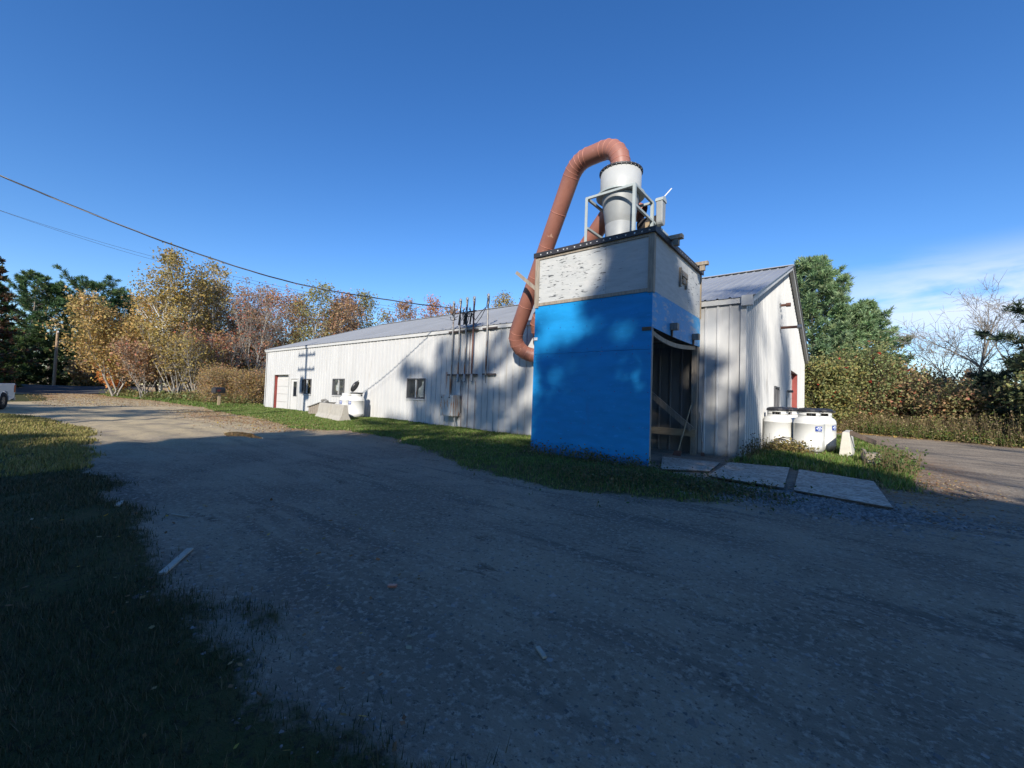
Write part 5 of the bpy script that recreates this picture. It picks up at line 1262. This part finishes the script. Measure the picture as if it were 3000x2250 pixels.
# right side
gR_ = 'trees behind the gravel road'
conifer('white_pine', 'big soft white pine rising behind the gable', (-2.2, 38.5), 12.4, 101, [(3, (.21, .31, .15)), (2, (.28, .38, .18)), (1, (.14, .21, .11))], .04, 4.3, .45, 7, 0, .42, .05, 13, 4.6, shape='pine', group=gR_)
conifer('white_pine', 'lower white pine shoulder right of the big one', (.6, 39.5), 9.0, 102, [(3, (.20, .30, .15)), (2, (.27, .36, .18))], .04, 3.2, .45, 7, 0, .42, .05, 13, 4.4, group=gR_)
tree('crabapple_tree', 'broad crabapple with small red fruit right of the gable', (-.05, 34.2), 5.6, 103, GREENB+[(1.5, (.09, .12, .04))], 'bark_dark', .10, .05, 2.4, 24, keep=.8, leaves=6, lsize=.15, sig=.34, stems=6, fan=.40, ang=(15, 72), fruit=160, group=gR_)
tree('crabapple_tree', 'lower crabapple mass spreading toward the bare tree', (2.3, 35.0), 3.3, 104, GREENB+BROWN, 'bark_dark', .09, .05, 2.6, 20, leaves=6, lsize=.15, sig=.3, stems=6, fan=.46, ang=(10, 55), fruit=120, group=gR_)
tree('crabapple_tree', 'green bush hard against the far gable corner', (-1.2, 32.6), 4.2, 105, GREENB+LIME, 'bark_dark', .07, .05, 1.8, 18, leaves=8, lsize=.16, sig=.24, stems=5, fan=.35, ang=(10, 60), fruit=30, group=gR_)
tree('thicket', 'brown twiggy thicket left of the bare tree', (4.2, 36.8), 2.5, 106, BROWN, 'bark_dark', .04, .08, 1.8, 14, leaves=3, lsize=.13, sig=.25, stems=9, fan=.5, cat='shrub', group=gR_)
tree('thicket', 'brown thicket under the bare tree', (6.2, 35.8), 2.4, 107, BROWN+GREENB, 'bark_dark', .04, .08, 1.8, 14, leaves=5, lsize=.16, sig=.25, stems=9, fan=.5, cat='shrub', group=gR_)
tree('bare_tree', 'spreading leafless tree with forked trunk at the right', (5.2, 34.6), 7.4, 108, BROWN, 'bark_grey', .13, .28, 3.2, 18, leaves=0, stems=3, fan=.30, ang=(35, 65), sub=3.4, twig=6, wob=.13, group=gR_)
DKP = [(3, (.05, .075, .045)), (2, (.07, .10, .055)), (1, (.10, .12, .06))]
conifer('red_pine', 'dark tufted pine cut by the right picture edge', (7.6, 28.6), 7.4, 109, DKP, .10, 2.7, .6, 5, 0, .42, .05, 15, 2.6, shape='pine', irregular=.5, gap=.15, group=gR_)
conifer('red_pine', 'low dark pine bough mass at the right edge', (6.9, 30.6), 4.4, 110, DKP, .05, 2.6, .5, 6, .05, .40, .05, 13, 3.0, shape='cone', group=gR_)
conifer('red_pine', 'dark low pine under the bare tree', (5.6, 32.6), 3.4, 111, DKP, .05, 2.0, .45, 6, .05, .36, .05, 13, 3, shape='cone', group=gR_)
tree('thicket', 'dark dense thicket at the right edge of the road', (8.2, 27.8), 3.4, 112, GREENB, 'bark_dark', .04, .05, 1.9, 16, leaves=7, lsize=.16, sig=.28, stems=9, fan=.5, cat='shrub', group=gR_)
tree('thicket', 'olive thicket in front of the low pines', (4.6, 31.6), 2.3, 113, GREENB+BROWN, 'bark_dark', .03, .05, 1.5, 14, leaves=6, lsize=.14, sig=.24, stems=8, fan=.5, cat='shrub', group=gR_)

# wood behind everything: too far and dense to tell trees apart
def woodland(name, label, arc, n, hmin, hmax, pal, seed, lsize=.55):
    rng = np.random.default_rng(seed); S = []; C = []; K = []
    for k in range(n):
        x, y = arc(rng); h = rng.uniform(hmin, hmax); z0 = tz1(x, y)
        S.append((x, y, z0, x+rng.normal()*.3, y, z0+h*.9, .12, .03))
        m = 190; u = rng.uniform(size=(m, 1)); w = h*.2*np.sin(np.pi*(.12+.86*u))
        c = np.array([[x, y, z0]])+np.hstack([rng.normal(size=(m, 2))*w*.62, u*h])
        C.append(c); base = pick(rng, pal, 1); K.append(base*.65+pick(rng, pal, m)*.35)
    S = np.array(S); V, F = seg_tubes(S, 4)
    V2, F2, c2 = leaf_quads(rng, np.vstack(C), lsize, np.vstack(K))
    o = npobj(name, np.vstack([V, V2]), np.vstack([F, F2+len(V)]), 'leaf', np.vstack([np.tile([[.12, .10, .085]], (len(V), 1)), c2]))
    stuff(o); tag(o, label, 'woodland')
woodland('distant_woodland', 'far mixed autumn wood behind the building and street', lambda r: (r.uniform(-118, -88), r.uniform(-22, 70)), 120, 7, 12, BROWN+OLIVE+HEML, 200)
woodland('distant_woodland', 'autumn wood standing behind the metal building', lambda r: (r.uniform(-64, -10), r.uniform(50, 72)), 90, 8, 11.5, BROWN+OLIVE+RED, 201)
woodland('distant_woodland', 'thin wood behind the bare trees and birches', lambda r: (r.uniform(-66, -54), r.uniform(12.5, 44)), 70, 6, 9.5, BROWN+OLIVE+RED, 202, .4)
woodland('distant_woodland', 'low brown wood on the skyline at the right', lambda r: (r.uniform(2, 60), r.uniform(70, 100)), 110, 4, 7.0, BROWN+DKRED+OLIVE, 203)
woodland('distant_woodland', 'green brown wood directly behind the right thickets', lambda r: (r.uniform(-3, 26), r.uniform(42, 52)), 70, 3, 4.8, BROWN+GREENB, 204, .4)

for k, (x, y, h) in enumerate([(-69.5, 7.4, 3.0), (-69.2, 10.0, 3.4), (-69.6, 12.6, 3.2), (-69.3, 15.2, 3.4), (-69.8, 18, 3.4)]):
    tree('thicket', ['leftmost', 'second', 'third', 'fourth', 'rightmost'][k]+' of the brown thickets across the street behind the birches', (x, y), h, 130+k, BROWN+OLIVE, 'bark_grey', .03, .05, 1.7, 13, leaves=6, lsize=.24, sig=.32, stems=7, fan=.5, cat='shrub', group='thickets across the street')

for k, (x, y, h, pal, nm, lab) in enumerate([(-56.2, 13.4, 11.5, YELLOW+OLIVE, 'maple_tree', 'gold tree filling the gap between maple and birch'), (-53.5, 15.8, 12.2, OLIVE, 'maple_tree', 'olive gold tree behind the slim birch'), (-55, 19.6, 13.0, BROWN+RED, 'maple_tree', 'rusty tree behind the bare upright stems'), (-52.6, 22.4, 12.6, BROWN+OLIVE, 'oak_tree', 'rust brown oak behind the poplar, left side'), (-51, 29.2, 13.2, OLIVE+BROWN, 'oak_tree', 'olive brown oak behind the roof, between the poplars')]):
    tree(nm, lab, (x if x > -54 else -53.9, y), h, 150+k, pal, 'bark_grey', .12, .15, 2.9, 22, leaves=7, lsize=.22, sig=.38, stems=2, fan=.15, group='autumn trees of the second row')

# low growth
def weeds(name, label, pts, h, seed, pal, n, lsize=.10, stalk=True):
    rng = np.random.default_rng(seed); P = np.array(pts, float)
    i = rng.integers(0, len(P)-1, n); f = rng.uniform(size=n)
    x = P[i, 0]+(P[i+1, 0]-P[i, 0])*f+rng.normal(size=n)*P[i, 2]; y = P[i, 1]+(P[i+1, 1]-P[i, 1])*f+rng.normal(size=n)*P[i, 2]
    z = ground_z(x, y); hh = h*rng.uniform(.35, 1.2, n)*(.6+.8*vnoise(x*.6, y*.6, seed))
    tip = np.stack([x+rng.normal(size=n)*.18*hh, y+rng.normal(size=n)*.18*hh, z+hh], 1)
    S = np.hstack([np.stack([x, y, z-.02], 1), tip, np.full((n, 1), .006), np.full((n, 1), .003)]); V, F = seg_tubes(S, 3)
    m = 7; u = rng.uniform(.15, 1.05, (n, m, 1)); C = (np.stack([x, y, z], 1)[:, None]*(1-u)+tip[:, None]*u).reshape(-1, 3)+rng.normal(size=(n*m, 3))*.07
    c0 = np.repeat(pick(rng, pal, n), m, 0); V2, F2, c2 = leaf_quads(rng, C, lsize, c0)
    cs = np.tile([[.20, .15, .08]], (len(V), 1))
    o = npobj(name, np.vstack([V, V2]), np.vstack([F, F2+len(V)]), 'leaf', np.vstack([cs, c2])); stuff(o); tag(o, label, 'weeds')
weeds('roadside_weeds', 'tall dry weeds and goldenrod along the far road edge', [(-1.4, 31.6, .5), (1.2, 32.6, .5), (3.0, 30.4, .6), (5.0, 28.8, .6), (7.0, 27.2, .6), (12, 25, .8)], 1.0, 301, WEED+[(2, (.36, .29, .16))], 3400, .085)
weeds('roadside_weeds', 'green weed fringe at the foot of the dry weeds', [(.6, 31.9, .3), (2.4, 29.7, .3), (4.8, 28.0, .3), (7, 26.6, .3)], .45, 302, [(3, (.10, .15, .035)), (1, (.20, .19, .05))], 1300, .09)
weeds('roadside_weeds', 'brown weeds along the foot of the birches and alders', [(-53, 7.3, .5), (-48, 8.3, .5), (-43, 9.9, .5), (-39.5, 10.8, .4), (-35.5, 11.8, .4)], .55, 303, WEED+GREENB, 1500, .13)
weeds('tank_weeds', 'dry yellowed weeds at the foot of the stained tanks', [(-1.9, 14.55, .12), (-1.3, 14.5, .15), (-.9, 14.4, .15)], .26, 304, [(3, (.24, .19, .07)), (1, (.12, .13, .04))], 130, .08)
weeds('tank_weeds', 'leafy weeds at the corner of the metal building', [(-2.05, 11.8, .10), (-1.95, 12.6, .12), (-1.9, 13.6, .12)], .45, 305, [(3, (.16, .13, .07)), (2, (.12, .13, .05))], 60, .05)
weeds('tank_weeds', 'green pokeweed spilling over the timber blocks', [(.75, 13.9, .16), (.85, 12.8, .2), (.7, 11.8, .22)], .38, 306, [(3, (.10, .16, .04)), (1, (.18, .19, .06))], 260, .06)
weeds('bin_weeds', 'low weeds growing against the foot of the blue bin', [(-6.1, 8.2, .15), (-4.6, 8.15, .12), (-3.1, 8.1, .14)], .20, 307, [(3, (.08, .11, .03)), (1, (.16, .14, .06))], 200, .05)
weeds('bin_weeds', 'ground-hugging leafy weeds in front of the walkway boards', [(-4.3, 6.6, .5), (-3.0, 6.5, .55), (-1.9, 7.0, .4), (-1.3, 7.2, .2)], .10, 308, [(3, (.06, .09, .03)), (1, (.14, .13, .07))], 900, .04)

# grass blades
def grass(name, label, box, n, hmean, seed, pal, w=.006, dmin=0.0, far=None):
    rng = np.random.default_rng(seed); x0, x1, y0, y1 = box; X = []; 
    x = rng.uniform(x0, x1, n); y = rng.uniform(y0, y1, n); g = grassmask(x, y)
    if far: keep = rng.uniform(size=n) < np.clip((far/np.maximum(np.hypot(x, y), .5))**1.3, 0, 1)
    else: keep = np.ones(n, bool)
    inb = (x > WALLX0) & (x < WALLX1) & (y > WALLY-.02) & (y < BACKY); inb |= (x > BX0) & (x < BX1) & (y > BY0) & (y < BY1)
    keep &= (g > dmin+rng.normal(size=n)*.07) & ~inb & (rng.uniform(size=n) < .25+1.6*np.clip(fbm(x*1.5, y*1.5, seed)*1.6-.45, -.2, 1))
    x = x[keep]; y = y[keep]; n = len(x); z = ground_z(x, y)
    D = np.hypot(x, y); ww = w*np.clip(D/4, .8, 6)
    h = hmean*rng.uniform(.5, 1.5, n)*(.55+.9*fbm(x*.9, y*.9, seed+5)); a = rng.uniform(0, 6.283, n); ln = rng.uniform(.1, .75, n)*h
    p = np.stack([x, y, z-.01], 1); t = p+np.stack([np.cos(a)*ln, np.sin(a)*ln, h], 1)
    s = np.stack([-np.sin(a), np.cos(a), np.zeros(n)], 1)*ww[:, None]
    V = np.stack([p-s, p+s, t], 1).reshape(-1, 3)
    c = np.repeat(pick(rng, pal, n), 3, 0)
    o = npobj(name, V, np.arange(3*n).reshape(n, 3), 'blade', c); stuff(o); tag(o, label, 'grass')
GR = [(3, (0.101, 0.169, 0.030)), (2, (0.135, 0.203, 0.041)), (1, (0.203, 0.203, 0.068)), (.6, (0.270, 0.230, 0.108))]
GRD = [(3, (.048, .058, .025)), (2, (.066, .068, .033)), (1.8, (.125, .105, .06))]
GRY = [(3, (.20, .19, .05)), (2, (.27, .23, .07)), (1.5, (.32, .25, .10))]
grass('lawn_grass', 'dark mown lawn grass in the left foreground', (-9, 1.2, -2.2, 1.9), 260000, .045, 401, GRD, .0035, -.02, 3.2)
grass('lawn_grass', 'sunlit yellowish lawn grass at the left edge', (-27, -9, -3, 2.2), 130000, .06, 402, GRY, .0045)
grass('strip_grass', 'green grass strip along the front of the building', (-33, -.8, 5.2, 12.1), 230000, .05, 403, GR, .005)
grass('strip_grass', 'green grass by the mailbox and hedge', (-56, -32, 6, 13), 60000, .12, 404, GR, .006)
grass('tank_grass', 'rough grass around the stained gas tanks', (-2.1, 1.3, 9, 26), 42000, .10, 405, GR, .005)

# gravel and fallen leaves
def stones(name, label, pts, seed, smin, smax):
    rng = np.random.default_rng(seed); x, y = pts(rng); n = len(x); z = ground_z(x, y)
    base = np.array([[1, 0, 0], [-.5, .87, 0], [-.5, -.87, 0], [.1, .1, 1.0], [.7, .75, .35], [-.95, .1, .4], [.5, -.85, .3]])
    F0 = np.array([[0, 4, 6], [4, 3, 6], [4, 1, 5], [4, 5, 3], [5, 2, 6], [5, 6, 3], [1, 4, 0], [2, 5, 1], [0, 6, 2]])
    s = rng.uniform(smin, smax, n)*rng.uniform(.5, 1, n); a = rng.uniform(0, 6.283, n); ca, sa = np.cos(a), np.sin(a)
    B = base[None]*rng.uniform(.6, 1.3, (n, 7, 1)); st = rng.uniform(.6, 1.2, (n, 1)); 
    vx = (B[..., 0]*ca[:, None]-B[..., 1]*sa[:, None]*st)*s[:, None]+x[:, None]; vy = (B[..., 0]*sa[:, None]+B[..., 1]*ca[:, None]*st)*s[:, None]+y[:, None]
    vz = B[..., 2]*s[:, None]*.7+z[:, None]-s[:, None]*.15
    V = np.stack([vx, vy, vz], -1).reshape(-1, 3); F = (F0[None]+(np.arange(n)*7)[:, None, None]).reshape(-1, 3)
    g = rng.uniform(.10, .30, (n, 1))*np.array([[1.0, .97, .94]]); o = npobj(name, V, F, 'litter', np.repeat(g, 7, 0)); stuff(o); tag(o, label, 'gravel')
def chunks(rng):
    n = 900; r = 1.5+rng.uniform(size=n)**1.3*11; a = rng.uniform(rad(-95), rad(18), n); x = np.sin(a)*r; y = np.cos(a)*r; k = (grassmask(x, y) < .1) & (fbm(x*.8, y*.8, 77) > .5); return x[k], y[k]
stones('loose_gravel', 'larger stones lying in patches on the drive', chunks, 503, .012, .034)
def pile(rng):
    n = 5200; x = rng.normal(-.35, .75, n); y = rng.normal(7.35, .42, n)+.12*x; return x, y
stones('crushed_stone', 'loose grey crushed stone in front of the walkway boards', pile, 501, .018, .045)
def scat(rng):
    n = 6000; r = 1.2+rng.uniform(size=n)**1.6*16; a = rng.uniform(rad(-100), rad(22), n); x = np.sin(a)*r; y = np.cos(a)*r; k = grassmask(x, y) < .15; return x[k], y[k]
stones('loose_gravel', 'small stones scattered over the packed drive', scat, 502, .006, .018)
def litter(name, label, pts, seed, size, pal):
    rng = np.random.default_rng(seed); x, y = pts(rng); n = len(x); z = ground_z(x, y)
    C = np.stack([x, y, z+size*.25+.006], 1); V, F, c = leaf_quads(rng, C, size, pick(rng, pal, n), .72, .75); o = npobj(name, V, F, 'litter', c); stuff(o); tag(o, label, 'leaves')
LEAF = [(3, (.24, .13, .06)), (2, (.30, .21, .10)), (1, (.36, .30, .20)), (.6, (.38, .27, .05))]
def l1(rng):
    n = 200; r = 1.3+rng.uniform(size=n)**1.3*5; a = rng.uniform(rad(-96), rad(-50), n); return np.sin(a)*r, np.cos(a)*r
litter('fallen_leaves', 'scattered fallen leaves on the dark lawn', l1, 601, .035, LEAF)
def l2(rng):
    n = 5200; x = rng.uniform(-30, -14, n); y = 6.9+.05*x*0+rng.normal(size=n)*.9-.06*(x+20); return x, y
litter('fallen_leaves', 'drift of brown leaves between drive and grass strip', l2, 602, .055, LEAF)
def l3(rng):
    n = 5000; x = rng.uniform(-54, -34, n); y = rng.uniform(1.5, 8.5, n); return x, y
litter('fallen_leaves', 'brown leaves over the far mouth of the drive', l3, 603, .07, LEAF)
def l4(rng):
    n = 1600; x = rng.normal(1.0, .5, n); y = rng.normal(10.6, 1.6, n); return x, y
litter('fallen_leaves', 'tan leaves on the edge of the right gravel road', l4, 604, .035, LEAF)
def l5(rng):
    n = 2200; t = rng.uniform(size=n); x = -1+9*t+rng.normal(size=n)*.3; y = 31.2-4.6*t+rng.normal(size=n)*.5; return x, y
litter('fallen_leaves', 'yellow leaves along the far edge of the gravel road', l5, 605, .10, [(2, (.40, .28, .09)), (2, (.30, .20, .09))])

# ------------------------------------------------------------------ trees behind the viewpoint: they shade the yard
pp = np.array([math.cos(rad(SUN_AZ)), math.sin(rad(SUN_AZ))]); dh = np.array([-math.sin(rad(SUN_AZ)), math.cos(rad(SUN_AZ))])
TE = math.tan(rad(SUN_EL))
def behind(s, a): q = pp*s-dh*a; return (float(q[0]), float(q[1]))
gS = 'tall trees standing behind the viewpoint'
def shade_pine(s, e, a, cb, sp, seed, label, dens=3.4, gap=0., per=6, tm=7, shape='cone', tw=.15):
    H = e+a*TE; conifer('white_pine', label, behind(s, a), H, seed, PINE, max(.05, (cb+a*TE)/H), sp, .55, per, 0.05, .46, tw, tm, dens, shape=shape, group=gS, gap=gap)
lab = 'tall pine behind the viewpoint, outside the picture'
shade_pine(1.35, 10.1, 27, -1.0, 4.9, 701, lab, 3.8)
shade_pine(3.7, 8.1, 29, 2.0, 2.0, 718, lab, 3.0, .2)
shade_pine(-.8, 4.6, 21, -3, 3.6, 714, lab)
shade_pine(1.8, 4.4, 22, -3, 3.4, 715, lab)
shade_pine(-4.2, 5.0, 22, -3, 3.6, 716, lab)
shade_pine(-7.8, 5.6, 22, -3, 3.4, 717, lab)
shade_pine(4.2, 4.2, 24, -3, 3.6, 702, lab)
shade_pine(-2.1, 6.0, 24, -3, 3.4, 703, lab)
shade_pine(-6.2, 6.9, 25, -3, 3.8, 704, lab)
shade_pine(-5.7, 12.9, 36, 3.0, 5.0, 705, lab, 2.6, .4, 6, 7, 'pine', .16)
shade_pine(-9.4, 6.0, 25, -3, 3.2, 706, lab)
shade_pine(-13.0, 4.3, 25, -3, 3.4, 707, lab)
shade_pine(-16.6, 4.0, 25, -3, 3.2, 708, lab)
shade_pine(-20.5, 3.6, 25, -3, 3.2, 709, lab)
shade_pine(-21.0, 8.4, 36, 5.8, 4.2, 710, lab, 3, .3, 6, 7, 'pine')
shade_pine(-28.0, 9.0, 36, 6.0, 4.2, 711, lab, 3, .3, 6, 7, 'pine')
shade_pine(7.8, 2.4, 26, -3, 3.4, 712, lab)
shade_pine(12.0, 2.6, 28, -3, 3.4, 713, lab)
for k, (s, e, a, kp) in enumerate([(5.6, 13.5, 40, .3), (7.2, 16.0, 42, .3), (9.2, 16.5, 40, .3), (11.4, 15, 36, .2), (13.2, 13.5, 33, .1), (16.5, 13, 31, .0)]):
    tree('bare_tree', 'tall half-bare tree behind the viewpoint, outside the picture', behind(s, a), e+a*TE, 720+k, BROWN, 'bark_grey', .24, .86, 2.4, 12, leaves=5, lsize=.30, sig=.4, keep=kp*.7, ang=(40, 80), group=gS)
for k, (x, y, h) in enumerate([(-47, -13, 12), (-51.5, -12, 14), (-56, -15, 16), (-43, -15, 11), (-60, -12, 14)]):
    conifer('white_pine', 'pine on the near side of the street, left of the picture', (x, y), h, 740+k, PINE, .1, 3.6, .6, 6, .05, .46, .15, 7, 3.2, shape='cone', group='pines left of the picture')
for k, (s_, e, a, w) in enumerate([(-7.5, 5.2, 8, 3.4), (-3.2, 5.4, 7, 3.4), (1.0, 5.6, 6.5, 3.4), (5.0, 3.0, 8, 3.2), (-11.5, 2.6, 10, 2.6), (9.0, 2.0, 9, 3.0)]):  # unseen oaks added to block skylight and darken the foreground
    tree('oak_tree', 'added unseen leafy oak close behind the viewpoint, blocking skylight', behind(s_, a), e+a*TE, 760+k, GREENB, 'bark_grey', .16, .22, w, 20, leaves=16, lsize=.34, sig=.42, group='added skylight-blocking oaks behind the viewpoint')
